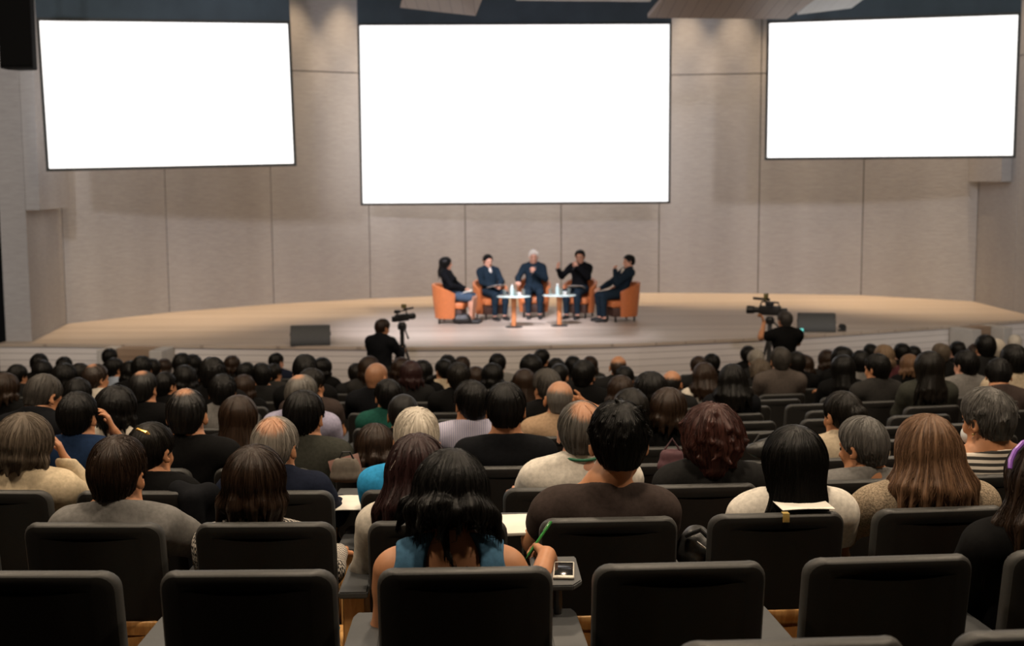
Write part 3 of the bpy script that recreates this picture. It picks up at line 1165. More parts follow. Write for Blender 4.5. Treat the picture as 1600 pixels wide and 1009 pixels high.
def tufts(n, C, R, ln, r0, seed, back=0.7, zmin=-0.2, k=0.006):
    """Short tufts lying on the crown, pointing away from the whorl."""
    r = np.random.default_rng(seed)
    out = []
    while len(out) < n:
        u = r.normal(size=3)
        u /= np.linalg.norm(u)
        if u[2] < zmin or u[1] > 0.75:
            continue
        p = np.array(C) + u * np.array(R)
        fl = np.array([u[0], u[1] - back * 0.4, u[2] * 0.2 - 0.35]) + r.normal(size=3) * 0.35
        fl -= u * (fl @ u) * 0.8
        fl /= np.linalg.norm(fl)
        q = r0 * r.uniform(0.7, 1.3)
        out.append(cone(p - fl * ln * 0.5, p + fl * ln * 0.5 + u * 0.004, q, q * 0.3, k))
    return out


def hair_prims(style, seed=0):
    C = (0, -0.012, 0.03)
    face = ell((0, 0.135, -0.055), (0.074, 0.105, 0.135), 0.015, 'sub')
    base = style
    style = 'full' if style == 'spiky' else style
    if style in ('short', 'crew', 'thin', 'bald', 'full', 'grey_thin'):
        t = dict(short=0.016, crew=0.010, thin=0.013, bald=0.004, full=0.015, grey_thin=0.014)[style]
        pr = [ell(C, (0.076 + t, 0.096 + t, 0.086 + t), 0.02), cone((0, -0.046, -0.01), (0, -0.048, -0.072), 0.056 + t * 0.6, 0.046 + t * 0.4, 0.03)]
        if style == 'full':
            pr += [ell((0, 0.0, 0.075), (0.070, 0.078, 0.056), 0.03)]
            if base == 'spiky':
                pr += tufts(60, (0, -0.012, 0.03), (0.086, 0.104, 0.098), 0.05, 0.007, seed + 1, zmin=-0.05)
        pr.append(half((0, 0.80, -0.60), 0.016 if style != 'full' else 0.024, 0.012))
        pr.append(half((0, 0, -1), 0.072, 0.01))
        for s in (-1, 1):                         # clear of the ears
            pr.append(ell((s * 0.098, -0.004, -0.02), (0.030, 0.032, 0.038), 0.006, 'sub'))
    elif style == 'bob':
        pr = [ell((0, -0.016, 0.03), (0.098, 0.116, 0.102), 0.03), cone((0, -0.022, 0.0), (0, -0.028, -0.06), 0.093, 0.084, 0.04, sq=(1, 1.12, 1)), half((0, 0.12, -1), 0.085, 0.03)] + locks(22, 0.0, -0.115, 0.080, 0.092, -0.024, 0.022, seed + 1, flare=0.004) + [face]
    elif style == 'bob_full':
        pr = [ell((0, -0.016, 0.035), (0.108, 0.122, 0.104), 0.03), cone((0, -0.024, 0.0), (0, -0.032, -0.06), 0.100, 0.080, 0.04, sq=(1, 1.1, 1)), half((0, 0.12, -1), 0.082, 0.03)] + locks(20, 0.02, -0.105, 0.088, 0.096, -0.026, 0.024, seed + 1, flare=-0.006) + [face]
    elif style == 'fluffy':
        pr = [ell((0, -0.02, 0.04), (0.112, 0.124, 0.104), 0.03), ell((-0.06, -0.05, 0.0), (0.06, 0.075, 0.09), 0.03), ell((0.06, -0.05, 0.0), (0.06, 0.075, 0.09), 0.03), cone((0, -0.055, -0.03), (0, -0.055, -0.105), 0.082, 0.060, 0.04)] + tufts(44, (0, -0.025, 0.0), (0.102, 0.116, 0.130), 0.075, 0.019, seed + 1, 0.3, -0.75, 0.018) + [face]
    elif style == 'long':
        pr = [ell((0, -0.016, 0.03), (0.097, 0.116, 0.100), 0.03), cone((0, -0.03, 0.0), (0, -0.06, -0.20), 0.092, 0.088, 0.05, sq=(1.08, 1.0, 1)), half((0, 0.1, -1), 0.225, 0.03)] + locks(22, -0.06, -0.255, 0.084, 0.082, -0.05, 0.018, seed + 1, -100, 100, 0.004) + [face, ell((0, 0.12, -0.22), (0.2, 0.14, 0.12), 0.02, 'sub')]
    elif style == 'wavy':
        pr = [ell((0, -0.016, 0.03), (0.096, 0.116, 0.100), 0.03), cone((-0.03, -0.04, -0.02), (-0.050, -0.055, -0.13), 0.080, 0.074, 0.04), cone((0.03, -0.04, -0.02), (0.050, -0.055, -0.13), 0.080, 0.072, 0.04), half((0, 0.1, -1), 0.165, 0.03)]
        pr += locks(26, -0.02, -0.195, 0.090, 0.084, -0.04, 0.024, seed + 1, -110, 110, 0.026) + [face, ell((0, 0.12, -0.18), (0.22, 0.13, 0.12), 0.02, 'sub')]
    elif style == 'mass':
        pr = [ell((0, -0.016, 0.03), (0.090, 0.112, 0.097), 0.03), cone((-0.02, -0.035, 0.0), (-0.045, -0.045, -0.09), 0.080, 0.074, 0.05), cone((0.02, -0.035, 0.0), (0.042, -0.045, -0.08), 0.080, 0.072, 0.05), half((0.3, 0.1, -1), 0.070, 0.03)]
        pr += locks(24, -0.01, -0.085, 0.088, 0.082, -0.035, 0.024, seed + 1, -115, 115, 0.020)
        pr += [cone((-0.02, -0.10, -0.10), (-0.008, -0.115, -0.16), 0.012, 0.006, 0.01), cone((-0.008, -0.115, -0.16), (0.02, -0.11, -0.205), 0.006, 0.004, 0.004), cone((0.02, -0.11, -0.205), (0.045, -0.105, -0.195), 0.004, 0.002, 0.004)]
        pr += [face, ell((0, 0.12, -0.18), (0.24, 0.13, 0.12), 0.02, 'sub')]
    elif style in ('updo', 'bun'):
        t = 0.012
        pr = [ell(C, (0.076 + t, 0.098 + t, 0.086 + t), 0.02), cone((0, -0.042, 0.0), (0, -0.046, -0.055), 0.062, 0.050, 0.03), half((0, 0.80, -0.60), 0.018, 0.012), half((0, 0, -1), 0.085, 0.01)]
        for s in (-1, 1):
            pr.append(ell((s * 0.098, -0.004, -0.02), (0.030, 0.032, 0.038), 0.006, 'sub'))
        if style == 'bun':
            pr += [ell((0.012, -0.118, 0.01), (0.048, 0.034, 0.046), 0.015)]
        else:
            pr += [ell((0.0, -0.11, -0.02), (0.030, 0.024, 0.045), 0.02)]
    return pr


HAIR_AMP = dict(short=0.004, crew=0.0025, thin=0.003, bald=0.0015, full=0.0035, grey_thin=0.003, spiky=0.003, bob=0.003, bob_full=0.004, fluffy=0.006, long=0.002, wavy=0.0045, mass=0.0035, updo=0.0015, bun=0.002)


def hair_mesh(style, h=0.006, seed=0, strands=0, thick=0.0010):
    pr = hair_prims(style, seed)
    sn = strand_noise(seed + 3, 40 if style in ('short', 'full', 'crew', 'spiky') else 30, 0.9 if style in ('wavy', 'fluffy', 'mass') else 0.3)
    amp = HAIR_AMP[style]
    me = grid_mesh('hair', pr, h, lambda P: amp * sn(P))
    if not strands:
        return me
    # loose strands that follow the mass down from the whorl
    r = np.random.default_rng(seed)
    f = lambda P: field(pr, P)

    def grad(P, e=0.003):
        g = np.stack([f(P + V3(*(e if i == j else 0 for j in range(3)))) - f(P - V3(*(e if i == j else 0 for j in range(3)))) for i in range(3)], -1)
        return g / np.maximum(np.linalg.norm(g, axis=-1, keepdims=True), 1e-9)
    long_ = style in ('long', 'wavy', 'mass')
    nseg = 22 if long_ else 11
    hang_len = 1.0 if style in ('long', 'wavy') else 0.25 if style == 'mass' else 0.03
    step = 0.014 if long_ else 0.010
    d0 = r.normal(size=(strands, 3))
    d0[:, 2] = np.abs(d0[:, 2]) * 1.2 - 0.25 - (0.5 if long_ else 0.0) * r.random(strands)
    d0[:, 1] = d0[:, 1] - 0.25
    d0 /= np.linalg.norm(d0, axis=1, keepdims=True)
    P = V3(0, -0.012, 0.03) + d0 * 0.10
    if long_:
        low = r.random(strands) < 0.4
        P[low, 2] -= r.random(low.sum()) * 0.18
    lift = r.uniform(-0.001, 0.0025, strands) * (2.0 if style in ('spiky', 'fluffy', 'short') else 1.0)
    for _ in range(6):
        P = P - grad(P) * (f(P) - lift)[:, None] * 0.8
    ok = np.abs(f(P) - lift) < 0.004
    P, lift = P[ok], lift[ok]
    S = len(P)
    wh = V3(0.01, -0.06, 0.118)
    drift = r.normal(size=(S, 3)) * 0.22
    tr = [P]
    ph = r.uniform(0, 6.28, S)
    for q in range(nseg):
        n = grad(P)
        fl = (P - wh) * V3(1, 1, 0.4)
        fl /= np.maximum(np.linalg.norm(fl, axis=1, keepdims=True), 1e-6)
        fl = fl + V3(0, 0, -1.1) + drift
        if style in ('wavy', 'mass', 'fluffy'):
            fl = fl + np.stack([np.cos(ph + q * 0.7), np.sin(ph + q * 0.6), 0 * ph], 1) * 0.45
        fl = fl - n * (fl * n).sum(1)[:, None]
        fl /= np.maximum(np.linalg.norm(fl, axis=1, keepdims=True), 1e-6)
        Q = P + fl * step
        n2 = grad(Q)
        Q2 = Q - n2 * (f(Q) - lift)[:, None]
        hang = (n2[:, 2] < -0.55)
        Q = np.where(hang[:, None], P + (V3(0, 0, -1) * step * 0.45 + drift * step * 0.25) * hang_len, Q2)
        P = Q
        tr.append(P)
    T = np.stack(tr, 1)                            # S x K x 3
    K = T.shape[1]
    tang = np.gradient(T, axis=1)
    tang /= np.maximum(np.linalg.norm(tang, axis=2, keepdims=True), 1e-9)
    a = np.cross(tang, V3(0.3, 0.5, 0.8))
    a /= np.maximum(np.linalg.norm(a, axis=2, keepdims=True), 1e-9)
    b = np.cross(tang, a)
    rad = thick * np.sin(np.linspace(0.35, math.pi - 0.05, K))[None, :, None] * r.uniform(0.6, 1.3, S)[:, None, None]
    ring = np.stack([T + rad * (a * math.cos(w) + b * math.sin(w)) for w in (0, 2.094, 4.189)], 2).reshape(-1, 3)
    i = np.arange(S)[:, None, None] * K * 3 + np.arange(K - 1)[None, :, None] * 3
    j = np.arange(3)[None, None, :]
    j2 = (j + 1) % 3
    quads = np.stack([i + j, i + j2, i + 3 + j2, i + 3 + j], -1).reshape(-1, 4)
    nv = len(me.vertices)
    nl = len(me.loops)
    npoly = len(me.polygons)
    me.vertices.add(len(ring))
    co = np.empty((nv + len(ring)) * 3, np.float32)
    me.vertices.foreach_get('co', co)
    co[nv * 3:] = ring.ravel()
    me.vertices.foreach_set('co', co)
    li = np.empty(nl, np.int32)
    me.loops.foreach_get('vertex_index', li)
    me.loops.add(quads.size)
    me.loops.foreach_set('vertex_index', np.concatenate([li, (quads + nv).ravel()]).astype(np.int32))
    me.polygons.add(len(quads))
    me.polygons.foreach_set('loop_start', np.arange(0, nl + quads.size, 4, dtype=np.int32))
    me.polygons.foreach_set('loop_total', np.full(npoly + len(quads), 4, np.int32))
    me.polygons.foreach_set('use_smooth', np.ones(npoly + len(quads), bool))
    me.update(calc_edges=True)
    return me


SCALP = (0.42, 0.20, 0.105)
HM = {
    'black': hair_mat('hair_black', (0.002, 0.0018, 0.0017), (0.008, 0.0075, 0.007), 0.38, 26, 0.5, 0.16),
    'soft_black': hair_mat('hair_soft_black', (0.004, 0.0034, 0.003), (0.012, 0.010, 0.008), 0.38, 26, 0.5, 0.16),
    'dark_brown': hair_mat('hair_dark_brown', (0.007, 0.004, 0.0026), (0.036, 0.020, 0.012), 0.38),
    'brown': hair_mat('hair_brown', (0.050, 0.025, 0.014), (0.22, 0.125, 0.070), 0.42),
    'red_brown': hair_mat('hair_red_brown', (0.016, 0.005, 0.004), (0.075, 0.024, 0.018), 0.45, 26, 0.5, 0.3),
    'wine': hair_mat('hair_wine_brown', (0.009, 0.004, 0.004), (0.042, 0.018, 0.018), 0.38),
    'grey': hair_mat('hair_grey', (0.10, 0.09, 0.08), (0.34, 0.31, 0.27), 0.5),
    'white': hair_mat('hair_white', (0.30, 0.27, 0.22), (0.66, 0.60, 0.52), 0.5),
    'salt': hair_mat('hair_salt_pepper', (0.006, 0.006, 0.005), (0.20, 0.19, 0.18), 0.42, 14, 1.0),
    'grey_brown': hair_mat('hair_grey_brown', (0.030, 0.021, 0.015), (0.17, 0.135, 0.10), 0.48, 22, 0.8),
    'dark_grey': hair_mat('hair_dark_grey', (0.010, 0.009, 0.008), (0.07, 0.062, 0.055), 0.48),
    'bright_white': hair_mat('hair_bright_white', (0.62, 0.58, 0.52), (0.86, 0.82, 0.76), 0.5),
    'shaved': hair_mat('hair_shaved_stubble', (0.20, 0.095, 0.05), (0.30, 0.145, 0.078), 0.38, 26, 0.5, 0.4),
    'light_brown': hair_mat('hair_light_brown', (0.10, 0.065, 0.04), (0.24, 0.165, 0.105), 0.5),
}
for key in ('black', 'soft_black', 'dark_brown', 'dark_grey', 'grey'):
    c1_, c2_ = dict(black=((0.002, 0.0018, 0.0017), (0.008, 0.0075, 0.007)), soft_black=((0.004, 0.0034, 0.003), (0.012, 0.010, 0.008)), dark_brown=((0.007, 0.004, 0.0026), (0.036, 0.020, 0.012)),
                    dark_grey=((0.030, 0.027, 0.024), (0.15, 0.14, 0.125)), grey=((0.10, 0.09, 0.08), (0.34, 0.31, 0.27)))[key]
    HM[key + '_thin'] = hair_mat('hair_thin_' + key, c1_, c2_, 0.42, 26, 0.6, 0.4, ((0, -0.05, 0.118), 0.030, SCALP))
    HM[key + '_bald'] = hair_mat('hair_ring_' + key, c1_, c2_, 0.40, 26, 0.5, 0.4, ((0, -0.025, 0.125), 0.100, SCALP))
    HM[key + '_grey_thin'] = hair_mat('hair_patch_' + key, c1_, c2_, 0.45, 26, 0.7, 0.4, ((0.015, -0.075, 0.10), 0.050, SCALP))

# ------------------------------------------------------------------ the audience
CL = {}


def col_cloth(key):
    if key not in CL:
        CL[key] = cloth('cloth_' + key, COLS[key])
    return CL[key]


COLS = dict(black=(0.005, 0.005, 0.0052), ink=(0.006, 0.0065, 0.008), charcoal=(0.013, 0.013, 0.0132), navy=(0.009, 0.012, 0.024), blue=(0.012, 0.026, 0.065), dark_grey=(0.026, 0.025, 0.024),
            grey=(0.15, 0.145, 0.14), mid_grey=(0.10, 0.098, 0.095), brown=(0.042, 0.031, 0.028), taupe=(0.075, 0.062, 0.055), beige=(0.40, 0.33, 0.24), cream=(0.56, 0.46, 0.32), white=(0.62, 0.58, 0.52),
            off_white=(0.50, 0.46, 0.40), lavender=(0.30, 0.29, 0.40), pale_blue=(0.28, 0.33, 0.42), sky=(0.03, 0.26, 0.52), denim=(0.05, 0.12, 0.20), green=(0.012, 0.065, 0.05), olive=(0.035, 0.036, 0.03), tan=(0.32, 0.22, 0.14), maroon=(0.09, 0.03, 0.035))
COL_WORD = dict(black='black', ink='black', charcoal='dark grey', navy='navy', blue='dark blue', dark_grey='dark grey', grey='grey', mid_grey='grey', brown='brown', taupe='greyish brown', beige='beige', cream='cream', white='white',
                off_white='off-white', lavender='lavender', pale_blue='pale blue', sky='bright blue', denim='denim blue', green='dark green', olive='grey green', tan='tan', maroon='maroon')
SKIN = {'t': 'skin', 'p': 'skin_pale', 'b': 'skin_brown'}
ORD = 'zeroth first second third fourth fifth sixth seventh eighth ninth tenth eleventh twelfth thirteenth fourteenth fifteenth sixteenth seventeenth eighteenth nineteenth twentieth'.split()
HEAD_Y = 0.155
HAIR_TOP = dict(short=0.132, crew=0.126, thin=0.126, bald=0.116, full=0.140, spiky=0.142, grey_thin=0.128, bob=0.132, bob_full=0.139, fluffy=0.150, long=0.130, wavy=0.134, mass=0.136, updo=0.128, bun=0.128)


def person(f, meshes, hair_me, hair_style, hair_col, top_col, skin, px, ytop, r, label, dyaw=0.0, group='people seated in the audience', s=None, top_mat=None, hair_matl=None, leg_col='black'):
    """Seats a figure in row r so that the top of its hair is where the photo shows it."""
    x = 0.0
    hy = 0.265 + float(f['head_c'][1]) * (s or 1.0)
    for _ in range(4):
        yy = row_y(r, x) + hy
        p = at(px, ytop, yy)
        x = p.x
    fz = floor_z(r)
    top = f['head_c'][2] + HAIR_TOP[hair_style] * f['hs'] * 0.985
    if s is None:
        s = min(1.10, max(0.90, (p.z - fz) / top))
    dz = p.z - fz - s * top
    rz = math.atan(0.045 + 0.05 * x) * 0.6 + math.radians(dyaw)
    hc = Vector(f['head_c']) * s
    off = Matrix.Rotation(rz, 3, 'Z') @ Vector((hc.x, hc.y, 0))
    root = tag(empty('person', (p.x - off.x, yy - off.y, fz + dz), rz), label, 'person', group)
    root.scale = (s, s, s)
    b = mesh_obj('body', meshes['body'], None, root)
    obj_mat(b, M[SKIN[skin]], 0)
    t = mesh_obj('shirt', meshes['top'], None, root)
    obj_mat(t, top_mat or col_cloth(top_col))
    tr = mesh_obj('trousers', meshes['legs'], None, root)
    obj_mat(tr, col_cloth(leg_col))
    h = mesh_obj('hair', hair_me, None, root)
    obj_mat(h, hair_matl or HM.get(hair_col + '_' + hair_style) or HM[hair_col])
    hm = Matrix(f['head_R'].tolist()).to_4x4()
    hm.translation = Vector(f['head_c'])
    h.matrix_local = hm @ Matrix.Scale(f['hs'], 4)
    PEOPLE.append((r, p.x, s, dz, label))
    return root, hm @ Matrix.Scale(f['hs'], 4)


PEOPLE = []
SEATED = {}                                       # row -> [(x, words for the chair)]


def sit(r, px, ytop, words):
    x = 0.0
    for _ in range(4):
        x = at(px, ytop, row_y(r, x) + HEAD_Y).x
    SEATED.setdefault(r, []).append((x, words))
    return x


# checked and striped cloths
def check_cloth():
    m, nt, b = new_mat('cloth_black_white_check')
    tc = N(nt, 'ShaderNodeTexCoord')
    ck = N(nt, 'ShaderNodeTexChecker', Scale=90.0)
    ck.inputs['Color1'].default_value = (0.50, 0.46, 0.41, 1)
    ck.inputs['Color2'].default_value = (0.018, 0.016, 0.015, 1)
    nt.links.new(tc.outputs['Object'], ck.inputs['Vector'])
    nt.links.new(ck.outputs['Color'], b.inputs['Base Color'])
    b.inputs['Roughness'].default_value = 0.85
    return m


def stripe_cloth(name, c1, c2, period, axis='Z', duty=0.5):
    m, nt, b = new_mat(name)
    tc = N(nt, 'ShaderNodeTexCoord')
    sp = N(nt, 'ShaderNodeSeparateXYZ')
    nt.links.new(tc.outputs['Object'], sp.inputs[0])
    dv = N(nt, 'ShaderNodeMath', operation='DIVIDE')
    dv.inputs[1].default_value = period
    nt.links.new(sp.outputs[axis], dv.inputs[0])
    fr = N(nt, 'ShaderNodeMath', operation='FRACT')
    nt.links.new(dv.outputs[0], fr.inputs[0])
    lt = N(nt, 'ShaderNodeMath', operation='LESS_THAN')
    lt.inputs[1].default_value = duty
    nt.links.new(fr.outputs[0], lt.inputs[0])
    mx = N(nt, 'ShaderNodeMixRGB')
    mx.inputs['Color1'].default_value = list(c1) + [1]
    mx.inputs['Color2'].default_value = list(c2) + [1]
    nt.links.new(lt.outputs[0], mx.inputs['Fac'])
    nt.links.new(mx.outputs[0], b.inputs['Base Color'])
    b.inputs['Roughness'].default_value = 0.85
    return m


def blotch_cloth():
    m, nt, b = new_mat('cloth_black_white_print')
    tc = N(nt, 'ShaderNodeTexCoord')
    vz = N(nt, 'ShaderNodeTexNoise', Scale=45.0, Detail=1.0)
    r = N(nt, 'ShaderNodeValToRGB')
    r.color_ramp.interpolation = 'CONSTANT'
    r.color_ramp.elements[0].color = (0.012, 0.012, 0.012, 1)
    r.color_ramp.elements[1].position = 0.53
    r.color_ramp.elements[1].color = (0.5, 0.47, 0.42, 1)
    nt.links.new(tc.outputs['Object'], vz.inputs['Vector'])
    nt.links.new(vz.outputs['Fac'], r.inputs['Fac'])
    nt.links.new(r.outputs['Color'], b.inputs['Base Color'])
    return m


CHECK = check_cloth()
STRIPE = stripe_cloth('cloth_striped_knit', (0.02, 0.018, 0.016), (0.55, 0.50, 0.44), 0.026, 'Z', 0.5)
PIN = stripe_cloth('cloth_lavender_stripe', (0.26, 0.26, 0.40), (0.44, 0.42, 0.50), 0.012, 'X', 0.5)
PRINT = blotch_cloth()
KNIT = plain('knit_beige', (0.26, 0.205, 0.145), 0.95, 0, 0.5, 160, 0.8, 0.15)

# near rows: every figure with its own pose, hair and clothes
WRITE = ((0.235, 0.05, 0.82), (0.295, 0.270, 0.905), (-0.10, 0.85, -0.10), (-0.55, -0.05, -0.8), 0.95)
NEAR = [
    # row, px, ytop, scale, arms, lean, head, sw, girth, female, hair, colour, strands, top kind, top colour, skin, words, label
    dict(r=0, px=703, y=698, s=1.03, arms=('lap', WRITE), lean=4, head=(16, 4, 3), sw=0.165, nl=-0.005, fem=1, hair='mass', hc='black', n=1600, sleeve='none', top='denim', skin='t', w='woman in the denim dress',
         label='woman with loose black hair and a denim sleeveless dress writing with a green pen', kind='dress'),
    dict(r=0, px=1628, y=684, s=1.03, arms=('lap', 'lap'), lean=-6, head=(8, 10, 4), sw=0.17, fem=1, hair='wavy', hc='dark_brown', n=700, sleeve='long', top='black', skin='t', w='woman with the purple hair clip',
         label='dark-haired woman in a black jacket with a curved purple hair clip', kind='clip'),
    dict(r=1, px=183, y=680, s=1.04, arms=('lap', ((0.300, 0.07, 0.83), (0.24, 0.30, 0.80), (-0.3, 1, -0.05), (0, 0, -1), 0.3)), lean=-5, head=(6, -12, 0), sw=0.172, hair='full', hc='dark_brown', n=900, sleeve='long', top='grey', skin='t', w='person in the plain grey shirt',
         label='person with short dark brown hair and a plain grey shirt, arm out to the side', kind='shirt'),
    dict(r=1, px=398, y=695, s=1.02, arms=('lap', 'rest'), lean=-7, head=(4, -6, 0), sw=0.155, nl=-0.012, girth=0.92, fem=1, hair='bob', hc='dark_brown', n=700, sleeve='long', top='CHECK', skin='t', w='person in the black and white checked shirt',
         label='person with brown bobbed hair and a small black and white checked shirt', kind='shirt'),
    dict(r=1, px=652, y=676, s=1.04, arms=('lap', 'lap'), lean=-5, head=(8, 4, -3), sw=0.152, girth=0.88, fem=1, hair='wavy', hc='wine', n=1200, sleeve='long', top='off_white', skin='t', w='woman with long reddish hair',
         label='woman with long dark reddish hair and an off-white top, pale slide in her hair', kind='slide'),
    dict(r=1, px=967, y=625, s=1.09, arms=('rest', 'lap'), lean=-6, head=(2, 0, 0), sw=0.180, nl=-0.015, hx=0.045, girth=1.08, hair='spiky', hc='black', n=1100, sleeve='short', top='brown', skin='t', w='man in the brown T-shirt',
         label='man with thick short black hair and a dark brown short-sleeved T-shirt', kind='tee', neck=1.12),
    dict(r=1, px=1240, y=664, s=1.03, arms=('lap', 'lap'), lean=-6, head=(4, 0, 0), sw=0.165, fem=1, hair='long', hc='black', n=1300, sleeve='short', top='white', skin='t', w='woman with straight long black hair',
         label='woman with long straight black hair over a white top'),
    dict(r=1, px=1447, y=645, s=1.08, arms=(((0.275, 0.03, 0.82), (0.24, 0.27, 0.80), (-0.1, 1, 0), (0, 0, -1), 0.3), 'lap'), lean=-6, head=(4, 6, 0), sw=0.19, girth=1.08, fem=1, hair='wavy', hc='brown', n=1800, sleeve='long', top='KNIT', skin='t', w='woman in the beige knit sweater',
         label='woman with wavy light brown hair and a speckled beige knit sweater'),
    dict(r=2, px=38, y=645, s=1.02, arms=('lap', 'cheek'), lean=-5, head=(6, -18, 6), sw=0.175, fem=1, hair='bob_full', hc='grey_brown', n=600, sleeve='long', top='cream', skin='t', w='person in the cream jacket',
         label='person with greying brown hair and a cream jacket, one hand on the cheek', collar=1),
    dict(r=2, px=236, y=660, s=1.0, arms=('lap', 'lap'), lean=-2, head=(8, -22, 0), sw=0.165, fem=1, hair='updo', hc='soft_black', n=350, sleeve='long', top='black', skin='t', w='woman with the golden hair clip',
         label='woman with pinned-up black hair, golden clip and brown hair tie', kind='gold'),
    dict(r=2, px=430, y=652, s=1.02, arms=('lap', 'rest'), lean=-6, head=(6, -18, 0), sw=0.18, hair='grey_thin', hc='grey', n=500, sleeve='long', top='navy', skin='t', w='grey-haired man in the navy jacket',
         label='elderly man with thinning grey hair and a navy suit jacket over a pale collar', kind='suit', collar=1),
    dict(r=2, px=650, y=636, s=1.03, arms=('lap', 'lap'), lean=-6, head=(4, 6, 0), sw=0.178, hair='full', hc='white', n=600, sleeve='short', top='sky', skin='t', w='white-haired man in the bright blue shirt',
         label='elderly man with white hair and a bright blue shirt'),
    dict(r=2, px=908, y=627, s=1.07, arms=('rest', 'lap'), lean=-7, head=(4, -4, 0), sw=0.182, hair='grey_thin', hc='dark_grey', n=450, sleeve='short', top='white', skin='p', w='man with the green lanyard',
         label='man with grey hair, a bald patch, a white shirt and a green lanyard', kind='lanyard', collar=1, neck=1.1),
    dict(r=2, px=1113, y=628, s=1.05, arms=('lap', 'lap'), lean=-6, head=(4, -4, 0), sw=0.178, fem=1, hair='fluffy', hc='red_brown', n=900, sleeve='long', top='charcoal', skin='t', w='person with the full red-brown hair',
         label='person with full short red-brown hair and a charcoal jacket', collar=1),
    dict(r=2, px=1348, y=650, s=1.0, arms=('lap', 'lap'), lean=-6, head=(8, 38, 0), sw=0.165, fem=1, hair='full', hc='salt', n=600, sleeve='long', top='grey', skin='t', w='person with the greying black bob',
         label='person with a greying black bob turned towards the row neighbour, grey top'),
    dict(r=2, px=1543, y=605, s=1.06, arms=('lap', 'lap'), lean=-7, head=(6, 28, 0), sw=0.172, fem=1, hair='spiky', hc='salt', n=1000, sleeve='short', top='STRIPE', skin='t', w='woman with the face mask',
         label='short-haired woman with face mask, earring, necklace and black and white striped top', kind='mask', neckline=0.045, neck=1.05),
    dict(r=3, px=121, y=612, s=0.98, arms=('lap', 'cheek'), lean=-6, head=(2, -10, 0), sw=0.175, hair='short', hc='black', n=200, sleeve='short', top='blue', skin='t', w='person in the dark blue shirt',
         label='person with black hair and a dark blue shirt holding a hand to one ear'),
    dict(r=3, px=291, y=608, s=1.06, arms=('lap', 'lap'), lean=-7, head=(4, 0, 0), sw=0.178, hair='thin', hc='black', n=250, sleeve='short', top='black', skin='t', w='man with the thinning crown and black T-shirt',
         label='man with black hair thinning at the crown, bare neck and black T-shirt'),
    dict(r=3, px=475, y=610, s=1.03, arms=('lap', 'lap'), lean=-4, head=(6, -14, 0), sw=0.175, hair='short', hc='black', n=250, sleeve='short', top='olive', skin='t', w='man in the grey green shirt',
         label='man with thick black hair and a grey green shirt, ears showing'),
    dict(r=3, px=586, y=662, s=0.93, arms=('lap', 'lap'), lean=0, head=(14, 0, 0), sw=0.165, fem=1, hair='bob', hc='dark_brown', n=250, sleeve='long', top='olive', skin='t', w='low-seated brown-haired person',
         label='brown-haired person sunk low so only the hair shows over the chair'),
    dict(r=3, px=790, y=597, s=1.04, arms=('lap', 'lap'), lean=-6, head=(2, -4, 0), sw=0.182, nl=0.0, hair='short', hc='black', n=250, sleeve='long', top='ink', skin='t', w='man in the black suit jacket',
         label='man with cropped black hair, long bare neck and a black jacket', neck=1.05),
    dict(r=3, px=1316, y=611, s=1.0, arms=('lap', 'lap'), lean=-5, head=(6, 20, 0), sw=0.17, fem=1, hair='bun', hc='soft_black', n=300, sleeve='long', top='beige', skin='t', w='woman with the low bun',
         label='woman with black hair in a low bun and a beige jacket', collar=1),
    dict(r=5, px=874, y=597, s=1.04, arms=('lap', 'nape'), lean=-4, head=(6, -6, 4), sw=0.175, hair='bald', hc='dark_grey', n=0, sleeve='short', top='tan', skin='b', w='balding man holding his head',
         label='balding man in a tan shirt with one hand spread on the back of his head', collar=1),
]
FIGS = {}
